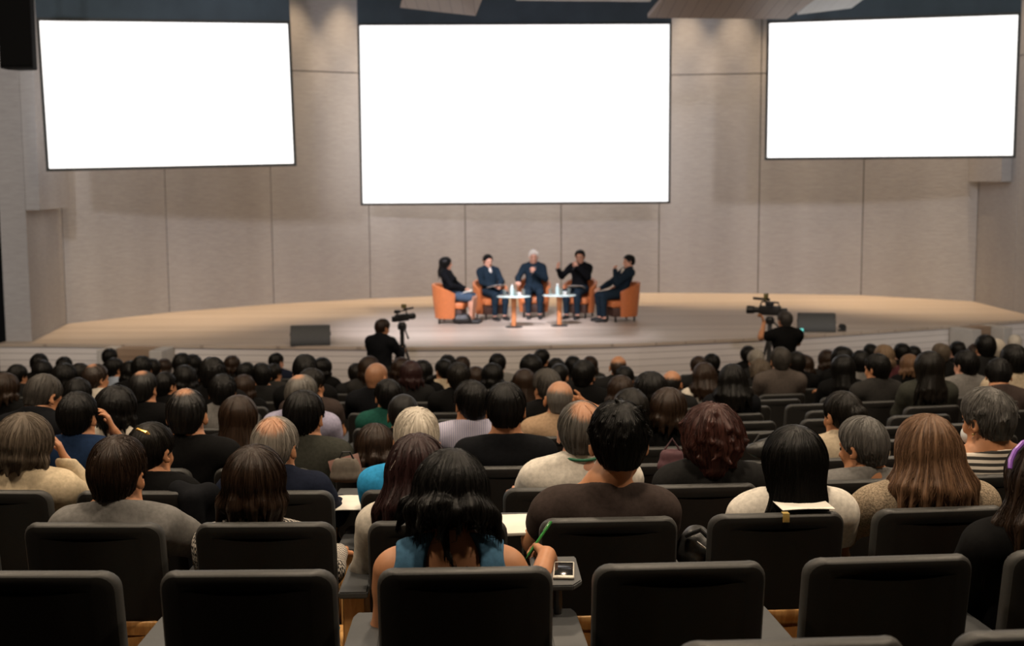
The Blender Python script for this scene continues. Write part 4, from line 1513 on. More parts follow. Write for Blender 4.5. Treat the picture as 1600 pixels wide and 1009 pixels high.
for q in NEAR:
    f = figure(q['arms'], q['lean'], q['head'], q['sw'], q.get('girth', 1.0), q.get('neck', 1.0), female=bool(q.get('fem')), nl=q.get('nl', 0.03), hx=q.get('hx', 0.0))
    near = q['r'] <= 1
    h = 0.0065 if q['r'] <= 1 else 0.008
    seed = int(q['px'])
    kind = q.get('kind')
    extra = []
    if kind == 'dress':                            # scooped back, bare shoulders
        nb, R = f['neck_base'], f['up_R']
        extra = [ell(nb + R @ V3(0.010, -0.10, -0.06), (0.080, 0.12, 0.125), 0.01, 'sub'), ell(nb + R @ V3(0, 0.10, -0.04), (0.080, 0.10, 0.10), 0.01, 'sub')]
        for s in (-1, 1):
            S = f['upper_' + ('l' if s < 0 else 'r')][0]['a']
            extra.append(cone(S + V3(s * 0.075, -0.2, 0.06), S + V3(s * 0.075, 0.2, 0.06), 0.085, 0.085, 0.006, 'sub'))
            extra.append(cone(S + V3(s * 0.06, -0.2, -0.05), S + V3(s * 0.06, 0.2, -0.05), 0.075, 0.075, 0.006, 'sub'))
    meshes = dict(body=body_mesh('body', f, h), top=top_mesh('shirt', f, h, q['sleeve'], 0.012 if kind != 'dress' else 0.014, q.get('neckline', 0.0), seed, bool(q.get('collar')), extra, 0.004 if kind != 'dress' else 0.0),
                  legs=trousers_mesh('trousers', f, 0.012))
    hm_ = hair_mesh(q['hair'], 0.005, seed, q['n'], 0.0010 if near else 0.0012)
    tm = dict(CHECK=CHECK, STRIPE=STRIPE, KNIT=KNIT).get(q['top'])
    root, HMx = person(f, meshes, hm_, q['hair'], q['hc'], q['top'], q['skin'], q['px'], q['y'], q['r'], q['label'], s=q['s'], top_mat=tm)
    FIGS[q['w']] = (root, f, HMx)
    sit(q['r'], q['px'], q['y'], q['w'])
    hw = lambda p_: HMx @ Vector(p_)
    nb, R = Vector(f['neck_base']), Matrix(f['up_R'].tolist())

    def ring(name, rad, dz, thick, mat, dy=0.0, ry=1.0, label=None):
        bm = bmesh.new()
        pts = [nb + R @ Vector((rad * math.cos(a), rad * ry * math.sin(a) + dy, dz + 0.10 * max(0.0, math.sin(a)) * -0.55)) for a in [2 * math.pi * k / 28 for k in range(29)]]
        add_tube(bm, pts, thick, 6, caps=False)
        o = bm_obj(name, bm, mat, root)
        if label:
            o['label'] = label
    if kind == 'tee':
        ring('collar_band', 0.069, 0.012, 0.006, col_cloth('brown'), 0.006, 0.95)
    if kind == 'lanyard':
        ring('lanyard', 0.078, 0.012, 0.0065, plain('lanyard_green', (0.01, 0.12, 0.06), 0.7), 0.004, 1.0, 'green lanyard')
    if kind == 'suit':
        bm = bmesh.new()
        add_lathe(bm, [(0.062, -0.015), (0.066, 0.0), (0.061, 0.040), (0.057, 0.040), (0.058, -0.015)], 24)
        o = bm_obj('shirt_collar', bm, col_cloth('off_white'), root)
        o.matrix_local = Matrix.Translation(nb + R @ Vector((0, 0.006, 0.022))) @ R.to_4x4()
        o['label'] = 'pale shirt collar'
    if kind == 'dress':
        S = f['upper_l'][0]['a']
        bm = bmesh.new()
        add_tube(bm, [Vector(S) + Vector((0.012, d_[0], d_[1])) for d_ in ((-0.085, -0.06), (-0.075, 0.0), (-0.045, 0.045), (0, 0.062), (0.045, 0.045), (0.08, -0.02))], 0.0055, 6)
        o = bm_obj('strap', bm, plain('strap_pink', (0.60, 0.42, 0.36), 0.7), root)
        o['label'] = 'pale pink strap'
    if kind in ('clip', 'slide', 'gold'):
        bm = bmesh.new()
        if kind == 'clip':
            pts = [hw((-0.118, -0.03, 0.045)), hw((-0.112, -0.025, 0.068)), hw((-0.095, -0.02, 0.093)), hw((-0.068, -0.015, 0.115)), hw((-0.03, -0.012, 0.129)), hw((0.02, -0.012, 0.133))]
            add_tube(bm, pts, [0.006, 0.008, 0.008, 0.008, 0.007, 0.006], 8)
            mt, lb = plain('clip_purple', (0.26, 0.11, 0.50), 0.35), 'purple hair clip'
        elif kind == 'slide':
            pts = [hw((-0.098, -0.075, -0.012)), hw((-0.088, -0.088, 0.02)), hw((-0.070, -0.098, 0.050))]
            add_tube(bm, pts, [0.002, 0.004, 0.002], 8)
            mt, lb = plain('slide_pale', (0.65, 0.55, 0.50), 0.3), 'pale hair slide'
        else:
            pts = [hw((-0.02, -0.085, 0.097)), hw((-0.008, -0.089, 0.099)), hw((0.012, -0.092, 0.096)), hw((0.036, -0.088, 0.088)), hw((0.048, -0.082, 0.080))]
            add_tube(bm, pts, [0.004, 0.009, 0.006, 0.010, 0.004], 8)
            mt, lb = plain('clip_gold', (0.65, 0.40, 0.12), 0.25, 0.8), 'golden hair clip'
        o = bm_obj('hair_clip', bm, mt, root)
        o['label'] = lb
        if kind == 'gold':
            bm = bmesh.new()
            c0 = hw((0.0, -0.118, 0.02))
            add_tube(bm, [c0 + Vector((0.022 * math.cos(a), -0.01 * math.sin(a * 2), 0.022 * math.sin(a))) for a in [k * math.pi / 8 for k in range(17)]], 0.008, 8, caps=False)
            bm_obj('hair_tie', bm, plain('hair_tie_brown', (0.14, 0.07, 0.03), 0.6, 0, 0.5, 90), root)['label'] = 'brown hair tie'
    if kind == 'mask':
        pr = [ell((0, 0.052, -0.055), (0.058, 0.062, 0.050), 0.01), half((0, -1, 0.0), -0.035, 0.008)]
        mm = grid_mesh('face_mask', pr, 0.005)
        o = mesh_obj('face_mask', mm, plain('mask_pale', (0.55, 0.58, 0.60), 0.8), root)
        o.matrix_local = HMx
        for s in (-1, 1):
            bm = bmesh.new()
            add_tube(bm, [hw((s * 0.058, 0.045, -0.03)), hw((s * 0.080, 0.0, 0.015)), hw((s * 0.088, -0.022, 0.006)), hw((s * 0.084, -0.018, -0.03)), hw((s * 0.058, 0.045, -0.08))], 0.0014, 6)
            bm_obj('mask_loop', bm, plain('loop_white', (0.6, 0.6, 0.6), 0.8), root)
            bm = bmesh.new()
            bmesh.ops.create_uvsphere(bm, u_segments=12, v_segments=8, radius=0.0065, matrix=Matrix.Translation(hw((s * 0.090, -0.004, -0.042))))
            bm_obj('earring', bm, plain('earring_gold', (0.75, 0.55, 0.25), 0.2, 0.9), root)['label'] = 'golden earring'
        ring('necklace', 0.066, -0.004, 0.0035, plain('necklace_dark', (0.05, 0.06, 0.03), 0.4), 0.006, 0.95, 'thin dark necklace')

# rows further off: shared figures, each person with own hair, clothes, turn and place
GEN = {}
for key, kw in dict(
        m0=dict(arms=('lap', 'lap'), head=(5, 0, 0), sw=0.18), m1=dict(arms=('rest', 'lap'), head=(4, -24, 0), sw=0.178), m2=dict(arms=('lap', 'rest'), head=(5, 22, 0), sw=0.18),
        m3=dict(arms=('lap', 'lap'), head=(26, -20, 0), sw=0.182, lean=4), f0=dict(arms=('lap', 'lap'), head=(5, 0, 0), sw=0.158, female=True), f1=dict(arms=('lap', 'rest'), head=(6, -20, 3), sw=0.158, female=True),
        f2=dict(arms=('rest', 'lap'), head=(4, 20, -3), sw=0.158, female=True)).items():
    f = figure(hands=True, **kw)
    GEN[key] = (f, dict(body=body_mesh('body', f, 0.011), legs=trousers_mesh('trousers', f, 0.014), top=None,
                        top_l=top_mesh('shirt', f, 0.011, 'long', collar=True), top_s=top_mesh('shirt', f, 0.011, 'short')))
HAIRS = {}


def hair_shared(style, v):
    if (style, v) not in HAIRS:
        HAIRS[(style, v)] = hair_mesh(style, 0.0075, v * 17 + 5, 160 if style not in ('bald', 'updo') else 0, 0.0016)
    return HAIRS[(style, v)]


# px, ytop, width, hair, hair colour, top, figure (, row)
FAR = [
    (8, 582, 38, 'bob', 'dark_brown', 'black', 'f1'), (67, 585, 50, 'crew', 'dark_grey', 'ink', 'm3', 4), (61, 552, 23, 'short', 'black', 'black', 'm0'), (66, 562, 31, 'bob', 'black', 'black', 'f0'), (27, 569, 28, 'short', 'black', 'charcoal', 'm1'),
    (100, 557, 24, 'short', 'black', 'black', 'm0'), (100, 567, 38, 'bob_full', 'black', 'black', 'f0'), (125, 567, 24, 'short', 'soft_black', 'charcoal', 'm0'), (150, 569, 36, 'thin', 'dark_brown', 'off_white', 'm1'), (171, 544, 28, 'short', 'black', 'black', 'm0'),
    (179, 559, 28, 'short', 'black', 'pale_blue', 'm1'), (205, 563, 26, 'bob', 'black', 'black', 'f0'), (221, 556, 24, 'short', 'black', 'black', 'm0'), (238, 560, 28, 'short', 'soft_black', 'charcoal', 'm2'), (257, 560, 24, 'bob', 'dark_brown', 'black', 'f0'),
    (284, 551, 32, 'full', 'black', 'black', 'm0'), (301, 553, 28, 'bob', 'black', 'charcoal', 'f1'), (288, 570, 36, 'bob', 'black', 'black', 'f0'), (328, 566, 36, 'long', 'soft_black', 'black', 'f0'), (331, 558, 22, 'short', 'black', 'black', 'm0'),
    (363, 555, 26, 'bob', 'dark_brown', 'charcoal', 'f0'), (385, 566, 30, 'short', 'black', 'black', 'm1'), (122, 590, 40, 'bob', 'black', 'charcoal', 'f0'), (181, 602, 62, 'bob_full', 'black', 'off_white', 'f0', 4), (224, 580, 42, 'thin', 'black', 'black', 'm0'),
    (258, 581, 28, 'crew', 'black', 'black', 'm1'), (283, 583, 28, 'bob', 'light_brown', 'charcoal', 'f0'), (347, 584, 46, 'short', 'black', 'grey', 'm0'), (381, 585, 32, 'bob', 'dark_brown', 'black', 'f0'), (373, 617, 50, 'long', 'dark_brown', 'charcoal', 'f0', 4),
    (432, 551, 23, 'crew', 'black', 'navy', 'm1'), (408, 567, 30, 'short', 'black', 'charcoal', 'm2'), (428, 568, 24, 'short', 'soft_black', 'dark_grey', 'm1'), (476, 553, 42, 'full', 'black', 'black', 'm0'), (504, 558, 30, 'bob', 'black', 'black', 'f1'),
    (487, 575, 42, 'short', 'soft_black', 'brown', 'm1'), (472, 586, 46, 'thin', 'dark_grey', 'lavender', 'm1'), (557, 567, 26, 'short', 'soft_black', 'charcoal', 'm0'), (577, 556, 34, 'bob', 'dark_brown', 'dark_grey', 'f0'), (589, 568, 42, 'bald', 'shaved', 'ink', 'm1'),
    (606, 592, 44, 'short', 'black', 'green', 'm2'), (630, 616, 44, 'updo', 'black', 'black', 'f0', 4), (628, 558, 28, 'bob', 'dark_brown', 'brown', 'f1'), (642, 563, 26, 'bob', 'wine', 'charcoal', 'f0'), (660, 562, 34, 'bob', 'black', 'black', 'f0'),
    (699, 554, 20, 'short', 'black', 'black', 'm0'), (693, 561, 32, 'short', 'black', 'beige', 'm2'), (722, 556, 24, 'bob', 'dark_brown', 'charcoal', 'f0'), (716, 566, 40, 'short', 'soft_black', 'black', 'm0'), (743, 572, 28, 'long', 'dark_brown', 'charcoal', 'f0'),
    (777, 552, 24, 'short', 'black', 'grey', 'm0'), (769, 567, 36, 'bob', 'black', 'PRINT', 'f0'), (735, 594, 52, 'short', 'black', 'PIN', 'm2', 4), (830, 553, 36, 'bob_full', 'black', 'black', 'f0'), (847, 545, 22, 'short', 'black', 'black', 'm1'),
    (819, 576, 32, 'long', 'dark_brown', 'black', 'f0'), (869, 559, 28, 'short', 'black', 'charcoal', 'm0'), (874, 568, 32, 'updo', 'black', 'black', 'f1'), (895, 556, 26, 'short', 'black', 'black', 'm0'), (922, 556, 26, 'bob', 'dark_brown', 'dark_grey', 'f0'),
    (912, 562, 42, 'short', 'black', 'black', 'm1'), (854, 575, 48, 'full', 'dark_grey', 'black', 'm2', 6), (966, 557, 28, 'bald', 'dark_brown', 'charcoal', 'm0'), (976, 572, 32, 'short', 'black', 'black', 'm1'), (970, 586, 42, 'bob', 'dark_brown', 'dark_grey', 'f0'),
    (932, 612, 40, 'bob', 'dark_brown', 'black', 'f0'), (985, 606, 50, 'bob', 'soft_black', 'black', 'f0', 4), (1016, 580, 46, 'bob_full', 'black', 'black', 'f0'), (1050, 580, 34, 'bald', 'black', 'charcoal', 'm1'), (1045, 605, 54, 'bob', 'dark_brown', 'black', 'f1', 4),
    (1092, 556, 20, 'short', 'dark_brown', 'charcoal', 'm0'), (1112, 552, 22, 'short', 'black', 'black', 'm0'), (1100, 565, 40, 'wavy', 'dark_brown', 'off_white', 'f0'), (1144, 567, 54, 'wavy', 'black', 'ink', 'f0', 7), (1169, 540, 22, 'short', 'black', 'black', 'm1'),
    (1181, 546, 26, 'short', 'grey', 'charcoal', 'm0'), (1187, 560, 28, 'fluffy', 'grey_brown', 'charcoal', 'f0'), (1220, 542, 34, 'short', 'dark_grey', 'taupe', 'm0'), (1244, 549, 24, 'short', 'soft_black', 'black', 'm0'), (1257, 554, 32, 'bob', 'dark_brown', 'black', 'f0'),
    (1292, 546, 28, 'bob', 'dark_brown', 'charcoal', 'f0'), (1316, 541, 34, 'bob_full', 'black', 'black', 'f0'), (1317, 554, 38, 'long', 'black', 'black', 'f0'), (1345, 547, 22, 'short', 'black', 'grey', 'm1'), (1360, 537, 22, 'short', 'black', 'charcoal', 'm0'),
    (1381, 538, 32, 'bob', 'light_brown', 'maroon', 'f0'), (1370, 552, 40, 'short', 'black', 'dark_grey', 'm2'), (1409, 536, 24, 'short', 'black', 'black', 'm0'), (1427, 540, 24, 'bob', 'black', 'charcoal', 'f0'), (1421, 553, 30, 'bob', 'brown', 'black', 'f0'),
    (1452, 548, 44, 'long', 'soft_black', 'olive', 'f0'), (1470, 536, 24, 'short', 'grey_brown', 'charcoal', 'm0'), (1496, 533, 26, 'short', 'black', 'black', 'm0'), (1509, 547, 42, 'short', 'black', 'grey', 'm2'), (1526, 536, 24, 'bob', 'dark_brown', 'brown', 'f0'),
    (1540, 523, 22, 'short', 'black', 'charcoal', 'm0'), (1557, 529, 28, 'short', 'white', 'charcoal', 'm0'), (1586, 523, 26, 'short', 'white', 'dark_grey', 'm1'), (1584, 537, 44, 'full', 'black', 'beige', 'm0'), (1561, 560, 42, 'short', 'black', 'brown', 'm3'),
]
HAIR_WORD = dict(short='short', crew='cropped', thin='thinning', bald='bald', full='thick', bob='bobbed', bob_full='rounded bobbed', long='long', wavy='wavy', updo='tied-back', bun='bunned', fluffy='curly', mass='loose', grey_thin='thinning')
HC_WORD = dict(black='black', soft_black='black', dark_brown='dark brown', brown='brown', red_brown='red-brown', wine='reddish', grey='grey', white='white', salt='greying', grey_brown='grey-brown', dark_grey='dark grey', light_brown='light brown', shaved='shaved')
taken = {r: [x for x, _ in v] for r, v in SEATED.items()}
assigned = []
for q in sorted(FAR, key=lambda q: (len(q) < 8, -q[2])):
    best = None
    for r in ([q[7]] if len(q) > 7 else range(4, 15)):
        x = 0.0
        for _ in range(4):
            yy = row_y(r, x) + HEAD_Y
            p = at(q[0], q[1], yy)
            x = p.x
        hgt = p.z - floor_z(r)
        wm = q[2] / FPX * yy
        wn = {'short': 0.205, 'crew': 0.185, 'thin': 0.19, 'bald': 0.18, 'full': 0.21, 'long': 0.215, 'wavy': 0.235, 'fluffy': 0.235, 'updo': 0.18}.get(q[3], 0.22)
        gap = min([abs(x - t) for t in taken.get(r, [])] + [9])
        cost = ((hgt - 1.27) / 0.07) ** 2 + ((wm - wn) / 0.035) ** 2 + (0 if gap > 0.52 else ((0.52 - gap) / 0.05) ** 2 + 25)
        if best is None or cost < best[0]:
            best = (cost, r, x, hgt, wm)
    taken.setdefault(best[1], []).append(best[2])
    assigned.append((best[1], best[2], q))
    if best[0] > 8:
        print('FAR cost', round(best[0], 1), q, 'row', best[1], 'h', round(best[3], 2), 'w', round(best[4], 3))
SPECIAL = {(67, 585): 'man with cropped greying hair bent forward in a black T-shirt', (589, 568): 'bald man in a black jacket in front of the standing camera operator', (966, 557): 'man with a shiny bald crown near the stage, below the panellist with hand on chin',
           (769, 567): 'person with black bobbed hair and a black and white printed blouse', (735, 594): 'man with short black hair and a lavender striped shirt, one ear showing', (1509, 547): 'man with black hair and a grey T-shirt seated behind the masked woman'}
by_row = {}
for r, x, q in assigned:
    by_row.setdefault(r, []).append((x, q))
for r, lst in by_row.items():
    lst.sort(key=lambda t: t[0])
    for k, (x, q) in enumerate(lst):
        px, y, w, style, hc, top, fig = q[:7]
        f, me = GEN[fig]
        ms = dict(me)
        ms['top'] = me['top_l'] if (px + y) % 3 else me['top_s']
        tw = {'PRINT': 'printed', 'PIN': 'striped'}.get(top) or COL_WORD[top]
        hw_ = 'bald' if style == 'bald' else HAIR_WORD[style] + ' ' + HC_WORD[hc] + '-haired'
        seat = '%s from loudspeaker side, %s row from stage' % (ORD[k + 1], ORD[max(1, 15 - r)])
        if style == 'bob_full':
            hw_ = 'rounded ' + HC_WORD[hc] + '-haired'
        lab = SPECIAL.get((px, y)) or '%s person in %s top, %s' % (hw_, tw, seat)
        skin = 'b' if style == 'bald' else 'tp'[(px * 7 + y) % 5 == 0]
        person(f, ms, hair_shared(style, (px + y) % 2), style, hc, top if top in COLS else 'black', skin, px, y, r, lab, dyaw=((px * 13 + y * 7) % 17) - 8, group='people seated in the audience', top_mat={'PRINT': PRINT, 'PIN': PIN}.get(top))
        SEATED.setdefault(r, []).append((x, lab.split(',')[0] + ', ' + seat if (px, y) not in SPECIAL else lab))
for r, x, s, dz, lab in PEOPLE:
    if abs(dz) > 0.10:
        print('DZ', r, round(x, 2), round(s, 2), round(dz, 3), lab)

# ------------------------------------------------------------------ chairs, row by row
PHASE = {-1: -0.02, 0: -0.135, 1: -0.266, 2: -0.40, 3: -0.03}
RANGE = {-1: (1, 2), 0: (-2, 4), 1: (-3, 5), 2: (-4, 6), 3: (-5, 6)}
EMPTY_LABEL = {(0, 4): 'empty black chair at the aisle end beyond the purple-clipped woman', (1, 4): 'empty black chair next to the woman in the knit sweater', (1, 5): 'empty black chair at the aisle end, two seats past the knit sweater', (0, -2): 'empty black chair directly behind the person in the grey shirt', (0, -1): 'empty black chair directly behind the person in the checked shirt', (0, 1): 'empty black chair directly behind the man in the brown T-shirt',
               (0, 2): 'empty black chair behind the long-haired women in white and beige', (-1, 1): 'black chair of which just the top edge shows at the bottom', (-1, 2): 'black chair corner at the bottom below the purple-clipped woman'}
CHAIRS = {}


def words16(s):
    return ' '.join(s.split()[:16])


for r in sorted(set(list(PHASE) + list(SEATED))):
    ppl = sorted(SEATED.get(r, []))
    spots = []
    if r in PHASE:
        for k in range(RANGE[r][0], RANGE[r][1] + 1):
            x = PHASE[r] + SPACING * k
            spots.append((x, k))
    else:
        lim = 0.42 * row_y(r, 0)
        xs_ = [x for x, _ in ppl]
        for x, _ in ppl:
            spots.append((x, None))
        edge = [-lim - 0.6] + xs_ + [min(lim + 0.4, XR - 1.6)]
        for a, c in zip(edge, edge[1:]):
            n_ = int((c - a + 0.04) / SPACING) - 1
            for j in range(n_):
                spots.append((a + (c - a) * (j + 1) / (n_ + 1), None))
    spots.sort()
    for i, (x, k) in enumerate(spots):
        occ = [w for xx, w in ppl if abs(xx - x) < 0.28]
        if occ:
            w = occ[0]
            lab = ('chair under the ' if len(w.split()) > 11 else 'black auditorium chair under the ') + w
            lab = words16(lab)
        else:
            lab = EMPTY_LABEL.get((r, k)) or 'empty black chair, %s from loudspeaker side in %s row from stage' % (ORD[i + 1] if i + 1 < len(ORD) else str(i + 1) + 'th', ORD[max(1, 15 - r)] if r >= 0 else 'last')
        CHAIRS[(r, k if k is not None else round(x, 2))] = make_chair(x, r, lab, folded=False, right_arm=i == len(spots) - 1, group='auditorium chairs')

# ------------------------------------------------------------------ things among the seats
def tablet(key, dx=0.0, dy=0.0, z=0.765, w=0.24, d=0.30):
    w = 0.15 if key == (0, 0) else w
    """Grey writing tablet swung out over the armrest beside a chair."""
    root = CHAIRS[key]
    bm = bmesh.new()
    add_prism(bm, [(-w / 2, 0), (w / 2 - 0.03, 0), (w / 2, 0.05), (w / 2, d), (-w / 2, d)], z - 0.018, z)
    bmesh.ops.bevel(bm, geom=bm.edges[:], offset=0.004, segments=2, affect='EDGES')
    o = bm_obj('writing_tablet', bm, M['cap'], root, angle=40)
    o.location = (SPACING / 2 + dx, 0.30 + dy, 0)
    bm = bmesh.new()
    add_tube(bm, [(0, 0.05, 0.66), (0, 0.05, z - 0.015)], 0.014, 10)
    p_ = bm_obj('tablet_post', bm, M['steel'], o)
    return o.matrix_basis, root


def flat(name, w, d, t, mat, loc, rz, label, cat, group=None, bevel=0.001, bend=0.0):
    bm = bmesh.new()
    if bend:
        n = 12
        rows_ = []
        for zz in (0, t):
            for j in (0, 1):
                rows_.append([bm.verts.new((-w / 2 + w * i / n, (j - 0.5) * d, zz + bend * math.sin(math.pi * i / n) * (0.6 + 0.4 * j))) for i in range(n + 1)])
        a, b_, c, e = rows_
        for i in range(n):
            bm.faces.new((a[i], b_[i], b_[i + 1], a[i + 1]))
            bm.faces.new((c[i], c[i + 1], e[i + 1], e[i]))
            bm.faces.new((a[i], a[i + 1], c[i + 1], c[i]))
            bm.faces.new((b_[i], e[i], e[i + 1], b_[i + 1]))
        bm.faces.new((a[0], c[0], e[0], b_[0]))
        bm.faces.new((a[n], b_[n], e[n], c[n]))
    else:
        add_box(bm, (0, 0, t / 2), (w, d, t), bevel=bevel)
    o = bm_obj(name, bm, mat)
    o.location = loc
    o.rotation_euler.z = rz
    return tag(o, label, cat, group)


for key, dx, dy, z in (((0, 0), -0.02, 0.02, 0.765), ((1, 0), 0.02, 0.06, 0.775), ((2, -1), 0.0, 0.05, 0.775), ((2, 1), 0.0, 0.10, 0.775), ((2, -2), 0.0, 0.05, 0.775)):
    if key in CHAIRS:
        tablet(key, dx, dy, z)

FA, FB, FC = floor_z(0), floor_z(1), floor_z(2)
# phone on the tablet beside the writing woman
p = onz(881, 893, FA + 0.766)
root = tag(empty('phone', p, math.radians(-3)), 'white-framed phone with a dark screen lying beside the writing hand', 'phone')
bm = bmesh.new()
add_box(bm, (0, 0, 0.0045), (0.066, 0.160, 0.009), bevel=0.004, seg=3)
bm_obj('case', bm, plain('phone_white', (0.60, 0.57, 0.50), 0.35), root)
bm = bmesh.new()
add_box(bm, (0, 0.002, 0.0092), (0.058, 0.132, 0.0012), bevel=0.0005)
bm_obj('screen', bm, plain('phone_glass', (0.012, 0.012, 0.013), 0.12), root)
# pen in her hand
wr, wf, _h = FIGS['woman in the denim dress']
mt = wr.matrix_basis
W_ = Vector(wf['fore_r'][1]['b'])
hd_ = [Vector(p_['b']) for p_ in wf['hand_r']]
grip = mt @ (W_ + Vector((-0.030, 0.07, 0.018)))
bm = bmesh.new()
L_ = 0.085
ax = Vector((0.055, 0.02, 0.075))
add_tube(bm, [(0, 0, -0.062), (0, 0, -0.05), (0, 0, -0.045), (0, 0, L_ - 0.004), (0, 0, L_)], [0.0008, 0.002, 0.0046, 0.0048, 0.003], 12)
pen = tag(empty('pen', grip), 'translucent green pen held by the woman in the denim dress', 'pen')
print('HAND', mt @ W_, grip, wr.scale.x, wr.location)
pen.rotation_euler = ax.to_track_quat('Z', 'Y').to_euler()
bm_obj('barrel', bm, plain('pen_green', (0.05, 0.30, 0.07), 0.2), pen)
bm = bmesh.new()
add_box(bm, (0, 0.0062, L_ - 0.022), (0.003, 0.0016, 0.036), bevel=0.0006)
bm_obj('clip', bm, plain('pen_clip', (0.30, 0.5, 0.28), 0.3), pen)
# papers
p = onz(806, 822, FB + 0.777)
flat('notebook', 0.20, 0.27, 0.012, M['paper'], p, math.radians(6), 'open white notebook beside the man in the brown T-shirt', 'notebook')
p = onz(541, 787, FC + 0.777)
flat('paper_sheet', 0.17, 0.25, 0.003, M['paper'], p, math.radians(4), 'white sheet on the writing tablet beside the navy-jacketed man', 'paper', bend=0.006)
p = onz(317, 783, FC + 0.777)
flat('paper_sheet', 0.15, 0.22, 0.003, M['paper'], p, math.radians(14), 'white sheet with a blue pen beside the draped black jacket', 'paper', bend=0.004)
bm = bmesh.new()
add_tube(bm, [(-0.05, -0.03, 0.006), (0.045, 0.03, 0.006), (0.055, 0.036, 0.006)], [0.004, 0.004, 0.0015], 8)
o = bm_obj('pen', bm, plain('pen_blue', (0.03, 0.04, 0.25), 0.3))
o.location = p + Vector((0.0, 0.0, 0.006))
tag(o, 'blue pen lying on the white sheet by the black jacket', 'pen')
ch = CHAIRS[(1, 2)]
xx, yy = ch.location.x, ch.location.y
o = flat('paper_sheet', 0.19, 0.13, 0.002, M['paper'], (xx + 0.10, yy + 0.05, FB + 0.938), math.radians(4), 'white sheet lying along the chair top behind the straight-haired woman', 'paper', bend=0.005)
bm = bmesh.new()
add_box(bm, (0, 0, 0), (0.024, 0.004, 0.03), bevel=0.001)
add_box(bm, (0, 0.012, 0.0155), (0.024, 0.028, 0.003), bevel=0.001)
o = bm_obj('tape_tag', bm, plain('tape_gold', (0.50, 0.36, 0.12), 0.35, 0.3))
o.location = (xx + 0.015, yy - 0.055, FB + 0.92)
tag(o, 'small golden tape tag stuck on a chair top edge', 'tag')


def lump(name, prims, mat, loc, label, cat, h=0.008, amp=0.006, seed=3, rz=0.0):
    me = grid_mesh('body', prims, h, folds(amp, seed))
    root_ = tag(empty(name, loc, rz), label, cat)
    mesh_obj('body', me, mat, root_)
    return root_


def strap(root_, pts, mat, r=0.008, nm='strap'):
    bm_ = bmesh.new()
    add_tube(bm_, pts, r, 8)
    return bm_obj(nm, bm_, mat, root_)


BAGM = plain('bag_black_nylon', (0.02, 0.02, 0.02), 0.42, 0, 0.3, 60, 0.3)
p = onz(1092, 886, FB + 0.67)
b_ = lump('backpack', [ell((0, 0, 0.07), (0.075, 0.09, 0.085), 0.02), ell((0.02, 0.03, 0.05), (0.08, 0.09, 0.055), 0.02), ell((-0.03, -0.02, 0.12), (0.045, 0.06, 0.04), 0.02)], BAGM, p, 'crumpled black backpack resting on an armrest between two chairs', 'bag', 0.006, 0.012, 9)
strap(b_, [(-0.06, -0.07, 0.14), (-0.01, -0.1, 0.17), (0.04, -0.095, 0.12), (0.05, -0.08, 0.03)], M['black'], 0.009)
strap(b_, [(-0.02, -0.08, 0.12), (0.01, -0.095, 0.10), (0.03, -0.09, 0.06)], M['silver'], 0.003, 'buckle')
r3 = CHAIRS.get((3, 2))
p = at(1206, 668, row_y(3, 1.2) + 0.05)
b_ = lump('shoulder_bag', [ell((0, 0, 0.04), (0.13, 0.06, 0.055), 0.02), ell((0.04, 0, 0.06), (0.07, 0.05, 0.05), 0.02)], BAGM, Vector((p.x, p.y, floor_z(3) + 0.925)), 'black bag lying over a chair top behind the seated bun-haired woman', 'bag', 0.008, 0.010, 4)
strap(b_, [(-0.12, 0, 0.03), (-0.06, 0.0, 0.12), (0.03, 0.0, 0.13), (0.11, 0, 0.05)], M['black'], 0.008)
p = onz(537, 762, FC + 0.78) + Vector((0, 0.10, 0))
b_ = lump('handbag', [cone((-0.05, 0, 0.03), (0.05, 0, 0.03), 0.03, 0.03, 0.01), cone((-0.045, 0, 0.075), (0.045, 0, 0.075), 0.022, 0.022, 0.03), cone((-0.04, 0, 0.105), (0.04, 0, 0.105), 0.014, 0.014, 0.03)], plain('bag_beige', (0.12, 0.10, 0.08), 0.8, 0, 0.2, 40, 0.2), p, 'greyish beige handbag standing on a writing tablet beside the navy-jacketed man', 'bag', 0.005, 0.003)
strap(b_, [(-0.035, 0, 0.11), (-0.015, 0, 0.15), (0.02, 0, 0.15), (0.04, 0, 0.11)], M['black'], 0.005, 'handle')
fo = flat('folder', 0.15, 0.09, 0.012, plain('folder_brown', (0.16, 0.075, 0.06), 0.6, 0, 0.1, 20), p + Vector((-0.015, 0.09, 0.06)), 0.1, 'reddish brown folder leaning behind the beige handbag', 'folder')
fo.rotation_euler = (math.radians(70), math.radians(-14), 0.1)
p = onz(1053, 748, FC + 0.78)
b_ = lump('handbag', [cone((-0.035, 0, 0.04), (0.035, 0, 0.04), 0.038, 0.038, 0.01), cone((-0.03, 0, 0.10), (0.03, 0, 0.10), 0.026, 0.026, 0.03)], plain('bag_maroon', (0.085, 0.035, 0.045), 0.8, 0, 0.2, 40, 0.2), p + Vector((0, 0.08, 0)), 'dull maroon bag beside the red-brown-haired person', 'bag')
strap(b_, [(-0.04, 0, 0.12), (0.0, 0, 0.18), (0.04, 0, 0.12)], plain('bag_strap_maroon', (0.05, 0.02, 0.025), 0.8), 0.006, 'handle')
ch = CHAIRS[(2, -2)]
p = Vector((ch.location.x + 0.235, ch.location.y + 0.03, FC + 0.55))
lump('jacket', [cone((-0.03, 0.0, 0.36), (0.055, 0.03, 0.34), 0.055, 0.05, 0.03), cone((0.02, -0.035, 0.34), (0.05, -0.03, 0.02), 0.045, 0.06, 0.04), cone((0.055, 0.06, 0.33), (0.085, 0.07, 0.04), 0.05, 0.05, 0.04)], col_cloth('ink'), p, 'black jacket draped over the chair beside the golden-clipped woman', 'jacket', 0.008, 0.010, 12)

